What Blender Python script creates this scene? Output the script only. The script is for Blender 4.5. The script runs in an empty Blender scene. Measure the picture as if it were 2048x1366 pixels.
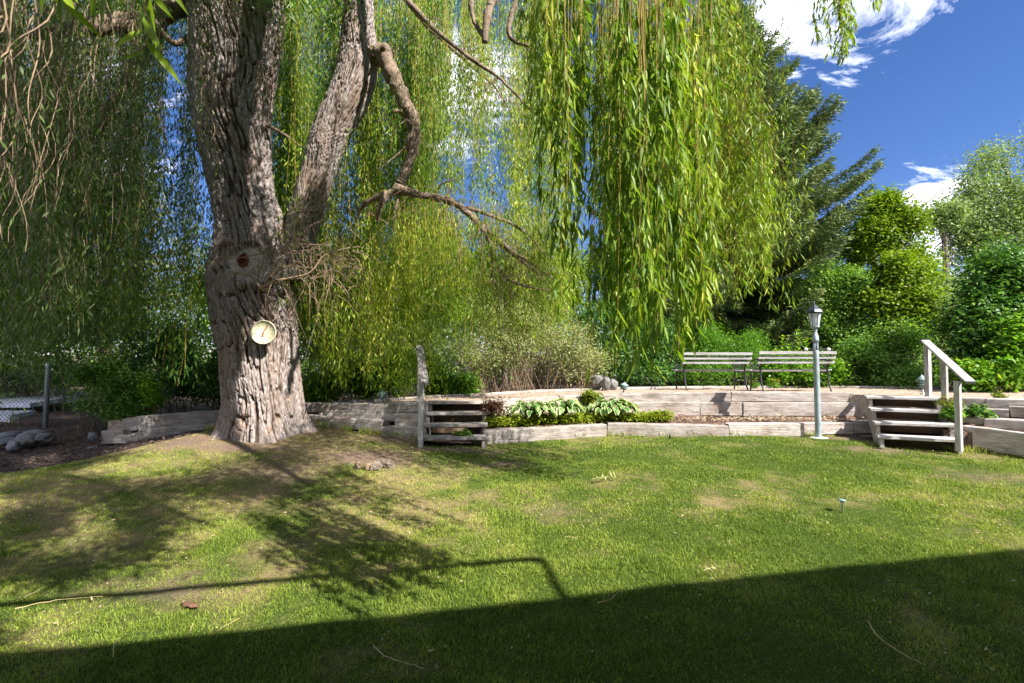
import bpy, math
import numpy as np
from mathutils import Vector, Matrix
rng = np.random.default_rng(11)
sc = bpy.context.scene
COL = sc.collection
PI = math.pi
# ---------------------------------------------------------------- camera
CAM_Z, F, TH = 1.5, 1000.0, math.atan(52 / 1000.0)
cT, sT = math.cos(TH), math.sin(TH)
def P(u, v, Y):
    """world point seen at photo pixel (u,v) at distance Y in front of the camera"""
    x = (u - 1024) / F; yv = (683 - v) / F
    k = Y / (cT - yv * sT)
    return np.array([x * k, Y, CAM_Z + (sT + yv * cT) * k])
cd = bpy.data.cameras.new('camera'); cam = bpy.data.objects.new('camera', cd); COL.objects.link(cam)
cam.location = (0, 0, CAM_Z); cam.rotation_euler = (PI / 2 + TH, 0, 0)
cd.sensor_width = 36; cd.sensor_fit = 'HORIZONTAL'; cd.lens = F / 2048 * 36
cd.clip_start = 0.05; cd.clip_end = 2000
cd.dof.use_dof = True; cd.dof.focus_distance = 7.5; cd.dof.aperture_fstop = 9
sc.camera = cam
# ---------------------------------------------------------------- light
SUN_H = np.array([.78, -.63]); SUN_H /= np.linalg.norm(SUN_H); SUN_EL = math.radians(44)
sun_dir = np.array([SUN_H[0] * math.cos(SUN_EL), SUN_H[1] * math.cos(SUN_EL), math.sin(SUN_EL)])
ld = bpy.data.lights.new('sun', 'SUN'); ld.energy = 5.0; ld.angle = math.radians(.5); ld.color = (1, .95, .86)
so = bpy.data.objects.new('sun', ld); COL.objects.link(so)
so.rotation_euler = Vector(sun_dir).to_track_quat('Z', 'Y').to_euler(); so.location = (20, -20, 30)
W = bpy.data.worlds.new('World'); sc.world = W; W.use_nodes = True
nt = W.node_tree; nt.nodes.clear()
def nd(nt, typ, **kw):
    n = nt.nodes.new(typ)
    for k, v in kw.items():
        if k.startswith('i_'):
            key = k[2:]; key = int(key) if key.isdigit() else key.replace('_', ' ')
            s = n.inputs[key]
            if isinstance(v, bpy.types.NodeSocket): nt.links.new(v, s)
            else: s.default_value = v
        else: setattr(n, k, v)
    return n
def ramp(nt, fac, stops):
    n = nt.nodes.new('ShaderNodeValToRGB'); e = n.color_ramp.elements
    while len(e) < len(stops): e.new(.5)
    for el, (p, c) in zip(e, stops):
        el.position = p; el.color = (c if len(c) == 4 else (*c, 1)) if hasattr(c, '__len__') else (c, c, c, 1)
    nt.links.new(fac, n.inputs[0]); return n.outputs[0]
def math_(nt, op, a, b=None, c=None):
    n = nd(nt, 'ShaderNodeMath', operation=op, i_0=a)
    if b is not None:
        if isinstance(b, bpy.types.NodeSocket): nt.links.new(b, n.inputs[1])
        else: n.inputs[1].default_value = b
    if c is not None: n.inputs[2].default_value = c
    return n.outputs[0]
def mixc(nt, fac, a, b, blend='MIX'):
    n = nt.nodes.new('ShaderNodeMix'); n.data_type = 'RGBA'; n.blend_type = blend
    for s, v in ((n.inputs[0], fac), (n.inputs[6], a), (n.inputs[7], b)):
        if isinstance(v, bpy.types.NodeSocket): nt.links.new(v, s)
        elif hasattr(v, '__len__'): s.default_value = (*v, 1) if len(v) == 3 else v
        else: s.default_value = v
    return n.outputs[2]
sky = nd(nt, 'ShaderNodeTexSky', sky_type='NISHITA', sun_disc=False, sun_elevation=SUN_EL,
         sun_rotation=math.atan2(SUN_H[0], SUN_H[1]), altitude=1700, air_density=1.0, dust_density=.3, ozone_density=2.5)
hs = nd(nt, 'ShaderNodeHueSaturation', i_Saturation=1.24, i_Value=.46, i_Color=sky.outputs[0])
tc = nd(nt, 'ShaderNodeTexCoord')
sep = nd(nt, 'ShaderNodeSeparateXYZ', i_0=tc.outputs['Generated'])
zz = math_(nt, 'ADD', math_(nt, 'MAXIMUM', sep.outputs[2], 0), .12)
cx = math_(nt, 'DIVIDE', sep.outputs[0], zz); cy = math_(nt, 'DIVIDE', sep.outputs[1], zz)
cv = nd(nt, 'ShaderNodeCombineXYZ', i_0=cx, i_1=cy)
mp = nd(nt, 'ShaderNodeMapping', i_Vector=cv.outputs[0], i_Rotation=(0, 0, .6), i_Scale=(1.5, 3.4, 1))
n1 = nd(nt, 'ShaderNodeTexNoise', i_Vector=mp.outputs[0], i_Scale=1.7, i_Detail=10, i_Roughness=.66, i_Distortion=.7)
lob = None
for (u, v, k, a) in ((1640, 0, 80, .84), (1560, 60, 140, .9), (1850, -60, 80, .85), (1690, 140, 400, .75), (1790, 110, 500, .6), (1970, 85, 500, .6), (935, 150, 60, 1.0), (985, 230, 150, .8), (1890, 450, 110, 1.05), (1960, 500, 120, .9), (1000, 60, 60, .8), (560, 250, 40, .5), (150, 200, 25, .7)):
    d = P(u, v, 10) - np.array([0, 0, CAM_Z]); d /= np.linalg.norm(d)
    dp = nd(nt, 'ShaderNodeVectorMath', operation='DOT_PRODUCT', i_0=tc.outputs['Generated'], i_1=tuple(d))
    g = math_(nt, 'MULTIPLY', math_(nt, 'POWER', math_(nt, 'MAXIMUM', dp.outputs['Value'], 0), k), a)
    lob = g if lob is None else math_(nt, 'MAXIMUM', lob, g)
for d, k, a in (((-.25, -.75, .6), 3, 1.15), ((.1, -.35, .93), 5, 1.1), ((-.9, -.1, .45), 6, 1.0), ((.2, -.98, .2), 5, 1.0)):  # unseen clouds overhead and behind the camera, added to brighten the shadows
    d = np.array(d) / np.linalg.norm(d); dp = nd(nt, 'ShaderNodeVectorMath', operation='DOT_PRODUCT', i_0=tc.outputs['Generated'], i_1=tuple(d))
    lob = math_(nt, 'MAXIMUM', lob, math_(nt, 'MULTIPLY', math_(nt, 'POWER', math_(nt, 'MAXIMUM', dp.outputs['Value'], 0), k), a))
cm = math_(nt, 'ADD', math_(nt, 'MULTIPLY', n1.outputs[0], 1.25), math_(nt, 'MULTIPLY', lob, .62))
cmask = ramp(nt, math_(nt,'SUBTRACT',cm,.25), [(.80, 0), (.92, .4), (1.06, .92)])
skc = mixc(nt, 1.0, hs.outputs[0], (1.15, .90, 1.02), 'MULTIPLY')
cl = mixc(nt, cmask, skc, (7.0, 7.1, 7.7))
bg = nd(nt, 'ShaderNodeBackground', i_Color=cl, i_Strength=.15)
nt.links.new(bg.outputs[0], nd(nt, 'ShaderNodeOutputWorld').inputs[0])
sc.view_settings.view_transform = 'Standard'; sc.view_settings.look = 'None'
sc.view_settings.exposure = 1.42; sc.view_settings.gamma = 1; sc.view_settings.use_curve_mapping = False
sc.cycles.max_bounces = 6; sc.cycles.diffuse_bounces = 3; sc.cycles.glossy_bounces = 2; sc.cycles.transmission_bounces = 4
sc.cycles.transparent_max_bounces = 6; sc.cycles.caustics_reflective = False; sc.cycles.caustics_refractive = False
sc.cycles.use_denoising = True
# ---------------------------------------------------------------- numpy noise
def _h(i, j, k, s):
    n = (i * 374761393 + j * 668265263 + k * 2147483647 + s * 1274126177) & 0xffffffff
    n = ((n ^ (n >> 13)) * 1274126177) & 0xffffffff
    n = ((n ^ (n >> 16)) * 2246822519) & 0xffffffff
    return ((n ^ (n >> 15)) & 0xffffff) / 8388607.5 - 1
def noise(p, s=0):
    p = np.asarray(p, float)
    if p.shape[-1] == 2: p = np.concatenate([p, np.zeros(p.shape[:-1] + (1,))], -1)
    f = np.floor(p); i = f.astype(np.int64); t = p - f; t = t * t * t * (t * (t * 6 - 15) + 10)
    i0, j0, k0 = i[..., 0], i[..., 1], i[..., 2]; x, y, z = t[..., 0], t[..., 1], t[..., 2]
    r = 0
    for a in (0, 1):
        for b in (0, 1):
            for c in (0, 1):
                r = r + _h(i0 + a, j0 + b, k0 + c, s) * (x if a else 1 - x) * (y if b else 1 - y) * (z if c else 1 - z)
    return r
def fbm(p, o=4, s=0, g=.5):
    p = np.asarray(p, float); r = 0; a = 1; n = 0
    for q in range(o):
        r = r + a * noise(p, s + q * 17); n += a; a *= g; p = p * 2.03 + 5.1
    return r / n
def sstep(a, b, x):
    t = np.clip((x - a) / (b - a), 0, 1); return t * t * (3 - 2 * t)
def nrm(v): return v / np.maximum(np.linalg.norm(v, axis=-1, keepdims=True), 1e-9)
# ---------------------------------------------------------------- mesh builder
class MB:
    def __init__(s): s.V = []; s.Fq = []; s.A = []; s.n = 0
    def add(s, V, F, mat=0, rnd=None):
        V = np.asarray(V, float).reshape(-1, 3)
        for f in (F if isinstance(F, list) else [F]):
            f = np.asarray(f, np.int64)
            if f.size: s.Fq.append((f + s.n, np.full(len(f), mat, np.int32)))
        s.V.append(V); s.A.append(np.zeros(len(V)) if rnd is None else np.broadcast_to(np.asarray(rnd, float), (len(V),)))
        s.n += len(V); return s
    def build(s, name, mats, parent=None, smooth=False, loc=None, extra=None):
        V = np.concatenate(s.V); A = np.concatenate(s.A)
        me = bpy.data.meshes.new(name)
        me.vertices.add(len(V)); me.vertices.foreach_set('co', V.astype(np.float32).ravel())
        li = np.concatenate([f.ravel() for f, m in s.Fq]); cnt = np.concatenate([np.full(len(f), f.shape[1]) for f, m in s.Fq])
        me.loops.add(len(li)); me.loops.foreach_set('vertex_index', li.astype(np.int32))
        me.polygons.add(len(cnt)); me.polygons.foreach_set('loop_start', np.concatenate([[0], np.cumsum(cnt)[:-1]]).astype(np.int32))
        me.polygons.foreach_set('material_index', np.concatenate([m for f, m in s.Fq]))
        me.polygons.foreach_set('use_smooth', np.full(len(cnt), bool(smooth)))
        a = me.attributes.new('rnd', 'FLOAT', 'POINT'); a.data.foreach_set('value', A.astype(np.float32))
        for k, val in (extra or {}).items():
            a = me.attributes.new(k, 'FLOAT', 'POINT'); a.data.foreach_set('value', np.asarray(val, np.float32))
        me.update(calc_edges=True)
        for m in (mats if isinstance(mats, (list, tuple)) else [mats]): me.materials.append(m)
        o = bpy.data.objects.new(name, me); COL.objects.link(o)
        if parent is not None: par(o, parent)
        return o
def par(o, p):
    o.parent = p; o.matrix_parent_inverse = Matrix.Translation(-Vector(p.location))
def tag(o, label=None, cat=None, group=None, kind=None):
    for k, v in (('label', label), ('category', cat), ('group', group), ('kind', kind)):
        if v: o[k] = v
    return o
def thing(name, label, cat, loc, group=None):
    o = bpy.data.objects.new(name, None); o.empty_display_size = .2; COL.objects.link(o)
    o.location = Vector([float(c) for c in loc]); return tag(o, label, cat, group)
# ---------------------------------------------------------------- geometry pieces
def frames(Pth):
    T = np.gradient(Pth, axis=-2); T = nrm(T)
    ref = np.where(np.abs(T[..., 2:3]) > .9, np.array([1., 0, 0]), np.array([0, 0, 1.]))
    A = nrm(np.cross(T, ref)); B = np.cross(T, A); return T, A, B
def tubes(Pth, R, ns=3):
    """many tubes at once: Pth (S,K,3), R (S,K)"""
    S, K, _ = Pth.shape; T, A, B = frames(Pth)
    th = np.arange(ns) / ns * 2 * PI
    V = Pth[:, :, None] + R[:, :, None, None] * (np.cos(th)[:, None] * A[:, :, None] + np.sin(th)[:, None] * B[:, :, None])
    idx = np.arange(S * K * ns).reshape(S, K, ns); nx = np.roll(idx, -1, 2)
    Fc = np.stack([idx[:, :-1], nx[:, :-1], nx[:, 1:], idx[:, 1:]], -1).reshape(-1, 4)
    return V.reshape(-1, 3), Fc
def tube1(pts, rad, ns=10, caps=True, res=None):
    pts = np.asarray(pts, float); rad = np.broadcast_to(np.asarray(rad, float), (len(pts),))
    if res: pts, rad = smooth_path(pts, rad, res)
    V, Fc = tubes(pts[None], rad[None], ns); K = len(pts)
    out = [Fc]
    if caps: out.append(np.array([list(range(ns))[::-1], list(range((K - 1) * ns, K * ns))]))
    return V, out
def smooth_path(pts, rad, n):
    pts = np.asarray(pts, float); rad = np.asarray(rad, float)
    t = np.arange(len(pts)); tt = np.linspace(0, len(pts) - 1, n)
    def cr(a):
        a2 = np.concatenate([[2 * a[0] - a[1]], a, [2 * a[-1] - a[-2]]])
        i = np.clip(np.floor(tt).astype(int), 0, len(pts) - 2); f = tt - i
        f = f.reshape(-1, *([1] * (a.ndim - 1)))
        p0, p1, p2, p3 = a2[i], a2[i + 1], a2[i + 2], a2[i + 3]
        return .5 * (2 * p1 + (p2 - p0) * f + (2 * p0 - 5 * p1 + 4 * p2 - p3) * f ** 2 + (3 * p1 - p0 - 3 * p2 + p3) * f ** 3)
    return cr(pts), np.maximum(cr(rad), .0005)
def lathe(prof, ns=20, c=(0, 0, 0)):
    prof = np.asarray(prof, float); th = np.arange(ns) / ns * 2 * PI
    V = np.stack([prof[:, None, 0] * np.cos(th), prof[:, None, 0] * np.sin(th), np.broadcast_to(prof[:, None, 1], (len(prof), ns))], -1) + np.asarray(c, float)
    K = len(prof); idx = np.arange(K * ns).reshape(K, ns); nx = np.roll(idx, -1, 1)
    Fc = np.stack([idx[:-1], nx[:-1], nx[1:], idx[1:]], -1).reshape(-1, 4)
    return V.reshape(-1, 3), [Fc, np.array([idx[0][::-1], idx[-1]])]
def leaves(base, d, L, Wd, side=None, hi=False, bend=.25):
    N = len(base); d = nrm(d)
    if side is None: side = rng.normal(size=(N, 3))
    s = nrm(np.cross(d, side)); up = np.cross(s, d)
    L = np.broadcast_to(L, (N,))[:, None]; Wd = np.broadcast_to(Wd, (N,))[:, None] / 2
    if not hi:
        V = np.stack([base, base + d * L * .45 + s * Wd, base + d * L, base + d * L * .45 - s * Wd], 1)
        return V.reshape(-1, 3), np.arange(N * 4).reshape(N, 4), 4
    b = rng.normal(0, bend, (N, 1)) + bend * .5
    q = lambda t: base + d * L * t - up * L * b * t * t
    V = np.stack([q(0), q(.3) + s * Wd, q(.3) - up * Wd * .35, q(.3) - s * Wd, q(.65) + s * Wd * .8, q(.65) - up * Wd * .3, q(.65) - s * Wd * .8, q(1.)], 1)
    i = np.arange(N)[:, None] * 8
    tri = np.concatenate([i + [0, 1, 2], i + [0, 2, 3], i + [4, 7, 5], i + [5, 7, 6]]); quad = np.concatenate([i + [1, 4, 5, 2], i + [2, 5, 6, 3]])
    return V.reshape(-1, 3), [tri, quad], 8
def ico_blob(c, r, sub=3, amp=.15, fq=2.0, seed=0, rot=None):
    import bmesh
    bm = bmesh.new(); bmesh.ops.create_icosphere(bm, subdivisions=sub, radius=1)
    V = np.array([v.co for v in bm.verts]); Fc = np.array([[v.index for v in f.verts] for f in bm.faces]); bm.free()
    V = V * (1 + amp * fbm(V * fq + seed * 7.3, 3, seed)[:, None]) * np.asarray(r, float)
    if rot is not None: V = V @ np.array(Matrix.Rotation(rot, 3, 'Z'))
    return V + np.asarray(c, float), Fc
# ---------------------------------------------------------------- materials
def newmat(name):
    m = bpy.data.materials.new(name); m.use_nodes = True; t = m.node_tree; t.nodes.clear()
    out = nd(t, 'ShaderNodeOutputMaterial'); return m, t, out
GAIN = {'willow_leaf': 1.95, 'willow_leaf_sunlit': 1.6, 'willow_leaf_shaded': 1.45, 'spruce_needle': 2.3, 'yellow_green_leaf': 1.2, 'mid_green_leaf': 2.6, 'grey_green_leaf': 2.7, 'dark_green_leaf': 2.0, 'bright_green_leaf': 1.35, 'pale_dry_leaf': 1.9, 'grass_blade': 2.1}
def leafmat(name, stops, trans=.35, rough=.42, spec=.35, tcol=1.25):
    k = GAIN.get(name, 1); stops = [(p, tuple(min(.8, x * k) for x in c)) for p, c in stops]
    m, t, out = newmat(name)
    a = nd(t, 'ShaderNodeAttribute', attribute_name='rnd')
    c = ramp(t, a.outputs['Fac'], stops)
    b = nd(t, 'ShaderNodeBsdfPrincipled', i_Base_Color=c, i_Roughness=rough); b.inputs['Specular IOR Level'].default_value = spec
    tcn = mixc(t, 1.0, c, (tcol, tcol * 1.05, tcol * .5), 'MULTIPLY')
    tr = nd(t, 'ShaderNodeBsdfTranslucent', i_Color=tcn)
    mx = nd(t, 'ShaderNodeMixShader', i_0=trans, i_1=b.outputs[0], i_2=tr.outputs[0])
    t.links.new(mx.outputs[0], out.inputs[0]); return m
def plain(name, col, rough=.6, metal=0, var=.12, scale=12, bump=.0, spec=.4, stain=None):
    m, t, out = newmat(name); co = nd(t, 'ShaderNodeTexCoord')
    n = nd(t, 'ShaderNodeTexNoise', i_Vector=co.outputs['Object'], i_Scale=scale, i_Detail=6, i_Roughness=.6)
    c = np.array(col, float)
    cc = ramp(t, n.outputs[0], [(.3, tuple(c * (1 - var * 2))), (.5, tuple(c)), (.72, tuple(np.minimum(c * (1 + var * 1.5), 1)))])
    if stain:
        n2 = nd(t, 'ShaderNodeTexNoise', i_Vector=co.outputs['Object'], i_Scale=scale * .35, i_Detail=5)
        cc = mixc(t, ramp(t, n2.outputs[0], [(.52, 0), (.66, .8)]), cc, stain)
    b = nd(t, 'ShaderNodeBsdfPrincipled', i_Base_Color=cc, i_Roughness=rough, i_Metallic=metal); b.inputs['Specular IOR Level'].default_value = spec
    if bump:
        bp = nd(t, 'ShaderNodeBump', i_Strength=bump, i_Distance=.02, i_Height=n.outputs[0]); t.links.new(bp.outputs[0], b.inputs['Normal'])
    t.links.new(b.outputs[0], out.inputs[0]); return m
def wood(name, lo, mid, hi, rough=.85, crack=.5, warm=(.30, .2, .12), warm_amt=.35):
    """weathered timber, grain along the object's own X axis"""
    m, t, out = newmat(name); co = nd(t, 'ShaderNodeTexCoord'); oi = nd(t, 'ShaderNodeObjectInfo')
    off = nd(t, 'ShaderNodeVectorMath', operation='SCALE', i_0=(31, 17, 23)); t.links.new(oi.outputs['Random'], off.inputs['Scale'])
    ad = nd(t, 'ShaderNodeVectorMath', operation='ADD', i_0=co.outputs['Object'], i_1=off.outputs[0])
    m1 = nd(t, 'ShaderNodeMapping', i_Vector=ad.outputs[0], i_Scale=(2.4, 30, 30))
    g = nd(t, 'ShaderNodeTexNoise', i_Vector=m1.outputs[0], i_Scale=1.6, i_Detail=7, i_Roughness=.7, i_Distortion=1.0)
    m2 = nd(t, 'ShaderNodeMapping', i_Vector=ad.outputs[0], i_Scale=(.9, 14, 14))
    k = nd(t, 'ShaderNodeTexNoise', i_Vector=m2.outputs[0], i_Scale=1.7, i_Detail=3)
    bl = nd(t, 'ShaderNodeTexNoise', i_Vector=ad.outputs[0], i_Scale=3.5, i_Detail=6, i_Roughness=.6)
    c = ramp(t, g.outputs[0], [(.25, lo), (.46, mid), (.72, hi)])
    wm = ramp(t, bl.outputs[0], [(.45, 0), (.68, warm_amt)])
    c = mixc(t, wm, c, warm)
    sn = nd(t, 'ShaderNodeTexNoise', i_Vector=nd(t, 'ShaderNodeMapping', i_Vector=ad.outputs[0], i_Scale=(3, 9, 9)).outputs[0], i_Scale=1.5, i_Detail=7, i_Roughness=.7)
    c = mixc(t, ramp(t, sn.outputs[0], [(.55, 0), (.68, crack * 1.3)]), c, (.12, .09, .07))
    ck = ramp(t, math_(t, 'ABSOLUTE', math_(t, 'SUBTRACT', k.outputs[0], .5)), [(.0, crack), (.022, 0)])
    c = mixc(t, ck, c, (.035, .027, .02))
    tone = math_(t, 'ADD', math_(t, 'MULTIPLY', oi.outputs['Random'], .34), .83)
    c = mixc(t, 1.0, c, nd(t, 'ShaderNodeCombineXYZ', i_0=tone, i_1=tone, i_2=tone).outputs[0], 'MULTIPLY')
    b = nd(t, 'ShaderNodeBsdfPrincipled', i_Base_Color=c, i_Roughness=rough); b.inputs['Specular IOR Level'].default_value = .2
    hgt = math_(t, 'SUBTRACT', g.outputs[0], math_(t, 'MULTIPLY', ck, .8))
    bp = nd(t, 'ShaderNodeBump', i_Strength=.55, i_Distance=.012, i_Height=hgt); t.links.new(bp.outputs[0], b.inputs['Normal'])
    t.links.new(b.outputs[0], out.inputs[0]); return m
M = {}
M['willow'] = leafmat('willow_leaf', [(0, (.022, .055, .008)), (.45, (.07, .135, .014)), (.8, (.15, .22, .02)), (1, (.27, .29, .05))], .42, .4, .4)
M['willow_sun'] = leafmat('willow_leaf_sunlit', [(0, (.04, .09, .009)), (.4, (.115, .185, .014)), (.8, (.225, .28, .024)), (1, (.38, .37, .06))], .42, .46, .3)  # sunlit copy of the willow leaf, sun put into the colour
M['willow_dim'] = leafmat('willow_leaf_shaded', [(0, (.025, .05, .01)), (.5, (.06, .10, .018)), (.85, (.11, .15, .035)), (1, (.19, .18, .08))], .36, .45, .3)  # shaded copy of the willow leaf, shade put into the colour
M['twig'] = plain('willow_twig', (.42, .29, .06), .6, var=.2)
M['twig_grey'] = plain('dead_twig_wood', (.25, .175, .115), .85, var=.25)
M['spruce'] = leafmat('spruce_needle', [(0, (.012, .026, .009)), (.5, (.036, .060, .018)), (.85, (.075, .098, .030)), (1, (.13, .14, .045))], .12, .55, .25)
M['maple'] = leafmat('yellow_green_leaf', [(0, (.05, .10, .006)), (.5, (.13, .21, .010)), (1, (.30, .34, .02))], .42, .5, .3)
M['mid'] = leafmat('mid_green_leaf', [(0, (.02, .05, .008)), (.5, (.06, .115, .014)), (1, (.15, .21, .035))], .36, .5, .3)
M['grey'] = leafmat('grey_green_leaf', [(0, (.03, .05, .018)), (.5, (.085, .12, .04)), (1, (.19, .22, .10))], .34, .55, .25)
M['dark'] = leafmat('dark_green_leaf', [(0, (.012, .045, .008)), (.5, (.045, .10, .014)), (1, (.12, .20, .03))], .34, .42, .35)
M['bright'] = leafmat('bright_green_leaf', [(0, (.035, .10, .008)), (.5, (.10, .22, .015)), (1, (.26, .36, .03))], .4, .45, .3)
M['pale'] = leafmat('pale_dry_leaf', [(0, (.07, .08, .03)), (.5, (.17, .19, .07)), (1, (.33, .32, .17))], .34, .6, .2)
M['cover'] = leafmat('creeping_leaf', [(0, (.08, .13, .008)), (.5, (.20, .27, .014)), (1, (.38, .40, .03))], .35, .5, .3)
M['red'] = leafmat('reddish_leaf', [(0, (.05, .02, .012)), (.6, (.13, .05, .025)), (1, (.16, .24, .05))], .3, .5, .3)
M['hosta'] = leafmat('variegated_leaf', [(0, (.08, .19, .05)), (.3, (.14, .26, .06)), (.5, (.42, .48, .18)), (1, (.74, .74, .48))], .28, .4, .4)
M['yellow'] = leafmat('yellow_petal', [(0, (.7, .48, .01)), (1, (.85, .62, .02))], .25, .5, .3)
M['timber'] = wood('old_timber', (.17, .14, .12), (.39, .345, .32), (.60, .555, .53), warm=(.26, .19, .145), warm_amt=.75)
M['plank'] = wood('grey_plank', (.26, .24, .23), (.47, .445, .435), (.67, .645, .64), crack=.4, warm=(.33, .24, .17), warm_amt=.3)
M['slat'] = wood('bench_slat', (.17, .165, .165), (.31, .305, .31), (.46, .455, .465), crack=.5, warm=(.25, .21, .18), warm_amt=.4)
M['brownwood'] = wood('brown_board', (.06, .045, .032), (.15, .105, .07), (.26, .19, .13), warm=(.16, .08, .03), warm_amt=.5)
M['iron'] = plain('black_iron', (.03, .032, .036), .5, .3, var=.2)
M['lamp_metal'] = plain('painted_lamp_metal', (.33, .40, .43), .5, .2, var=.12, scale=9, stain=(.22, .25, .25))
M['lamp_dark'] = plain('dark_lamp_metal', (.045, .055, .07), .45, .4)
M['verdigris'] = plain('verdigris_metal', (.22, .33, .31), .6, .2, var=.25, scale=30)
M['galv'] = plain('galvanised_steel', (.36, .40, .41), .5, .45, var=.12, scale=18)
M['rust'] = plain('rusty_wire', (.16, .13, .11), .7, .2, var=.3, scale=9)
M['white'] = plain('white_enamel', (.78, .78, .76), .4, var=.04)
M['cream'] = plain('faded_cream_dial', (.47, .445, .31), .45, var=.07, scale=9)
M['fade_ink'] = plain('faded_dial_ink', (.36, .34, .17), .6, var=.1)
M['red_paint'] = plain('faded_red_needle', (.36, .08, .03), .5, var=.1)
M['black'] = plain('black_plate', (.015, .016, .018), .5)
M['label_pale'] = plain('pale_mark', (.42, .46, .5), .5)
M['stone'] = plain('grey_river_rock', (.15, .152, .17), .8, var=.25, scale=6, bump=.35, stain=(.09, .082, .075))
M['boulder'] = plain('pale_boulder', (.17, .165, .16), .85, var=.22, scale=5, bump=.4)
M['concrete'] = plain('grey_concrete', (.60, .62, .70), .85, var=.12, scale=5, bump=.15)
M['pad'] = plain('pale_pad', (.5, .46, .4), .9, var=.15, scale=14, bump=.2)
M['soil'] = plain('dark_soil', (.10, .06, .042), .95, var=.35, scale=26, bump=.9, stain=(.2, .135, .085))
M['gravel'] = plain('packed_earth_path', (.36, .275, .21), .95, var=.28, scale=34, bump=.7, stain=(.22, .16, .12))
M['mulch'] = plain('mulch_chip', (.12, .085, .072), .95, var=.4, scale=40, spec=.1)
M['litter'] = plain('dry_leaf_litter', (.40, .30, .19), .9, var=.3, scale=40)
M['straw'] = plain('straw_twig', (.46, .36, .18), .8, var=.2)
M['siding'] = plain('beige_siding', (.45, .40, .33), .8, var=.06)
M['roofing'] = plain('brown_roofing', (.12, .09, .075), .9, var=.25, scale=10)
M['trim'] = plain('white_trim', (.6, .58, .55), .6, var=.05)
M['chip'] = plain('red_brown_bark_piece', (.13, .065, .04), .85, var=.3, scale=20)
def glassmat():
    m, t, out = newmat('frosted_glass')
    b = nd(t, 'ShaderNodeBsdfPrincipled', i_Base_Color=(.80, .86, .88, 1), i_Roughness=.35)
    tr = nd(t, 'ShaderNodeBsdfTranslucent', i_Color=(.85, .9, .92, 1)); tp = nd(t, 'ShaderNodeBsdfTransparent', i_Color=(.85, .9, .92, 1))
    a = nd(t, 'ShaderNodeMixShader', i_0=.4, i_1=b.outputs[0], i_2=tr.outputs[0]); a2 = nd(t, 'ShaderNodeMixShader', i_0=.25, i_1=a.outputs[0], i_2=tp.outputs[0])
    t.links.new(a2.outputs[0], out.inputs[0]); return m
M['frost'] = glassmat()
def winglass():
    m, t, out = newmat('window_glass')
    b = nd(t, 'ShaderNodeBsdfPrincipled', i_Base_Color=(.03, .04, .05, 1), i_Roughness=.05); t.links.new(b.outputs[0], out.inputs[0]); return m
M['glass'] = winglass()
def barkmat(name, gloss=0, fine=False):
    m, t, out = newmat(name); co = nd(t, 'ShaderNodeTexCoord')
    a = nd(t, 'ShaderNodeAttribute', attribute_name='rnd'); ba = nd(t, 'ShaderNodeAttribute', attribute_name='bare'); ro = nd(t, 'ShaderNodeAttribute', attribute_name='rot')
    mpn = nd(t, 'ShaderNodeMapping', i_Vector=co.outputs['Object'], i_Scale=(1, 1, .35))
    n = nd(t, 'ShaderNodeTexNoise', i_Vector=mpn.outputs[0], i_Scale=38, i_Detail=6, i_Roughness=.65)
    big = nd(t, 'ShaderNodeTexNoise', i_Vector=mpn.outputs[0], i_Scale=3.2, i_Detail=5, i_Roughness=.6)
    ridge = ramp(t, n.outputs[0], [(.3, (.14, .108, .095)), (.52, (.29, .245, .23)), (.72, (.50, .455, .45))])
    brown = ramp(t, n.outputs[0], [(.3, (.14, .085, .05)), (.7, (.29, .205, .145))])
    c = mixc(t, ramp(t, big.outputs[0], [(.47, 0), (.66, .7)]), ridge, brown)
    c = mixc(t, ramp(t, a.outputs['Fac'], [(.05, .92), (.62, 0)]), c, (.05, .03, .02))  # furrows: recess shade put into the colour, over brown inner bark
    bw = nd(t, 'ShaderNodeTexNoise', i_Vector=co.outputs['Object'], i_Scale=14, i_Detail=6, i_Distortion=1.5)
    c = mixc(t, ba.outputs['Fac'], c, ramp(t, bw.outputs[0], [(.3, (.20, .17, .15)), (.55, (.42, .36, .32)), (.75, (.56, .47, .38))]))
    c = mixc(t, ro.outputs['Fac'], c, ramp(t, bw.outputs[0], [(.35, (.035, .014, .008)), (.55, (.16, .055, .018)), (.75, (.36, .16, .06))]))
    b = nd(t, 'ShaderNodeBsdfPrincipled', i_Base_Color=c, i_Roughness=.92); b.inputs['Specular IOR Level'].default_value = .15
    bp = nd(t, 'ShaderNodeBump', i_Strength=.8, i_Distance=.02, i_Height=n.outputs[0]); t.links.new(bp.outputs[0], b.inputs['Normal'])
    t.links.new(b.outputs[0], out.inputs[0]); return m
M['bark'] = barkmat('willow_bark')
M['branchbark'] = plain('willow_branch_bark', (.20, .145, .105), .9, var=.3, scale=22, bump=.7, stain=(.10, .065, .04))
M['trunk'] = plain('tree_bark', (.16, .125, .10), .9, var=.3, scale=12, bump=.6)
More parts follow.
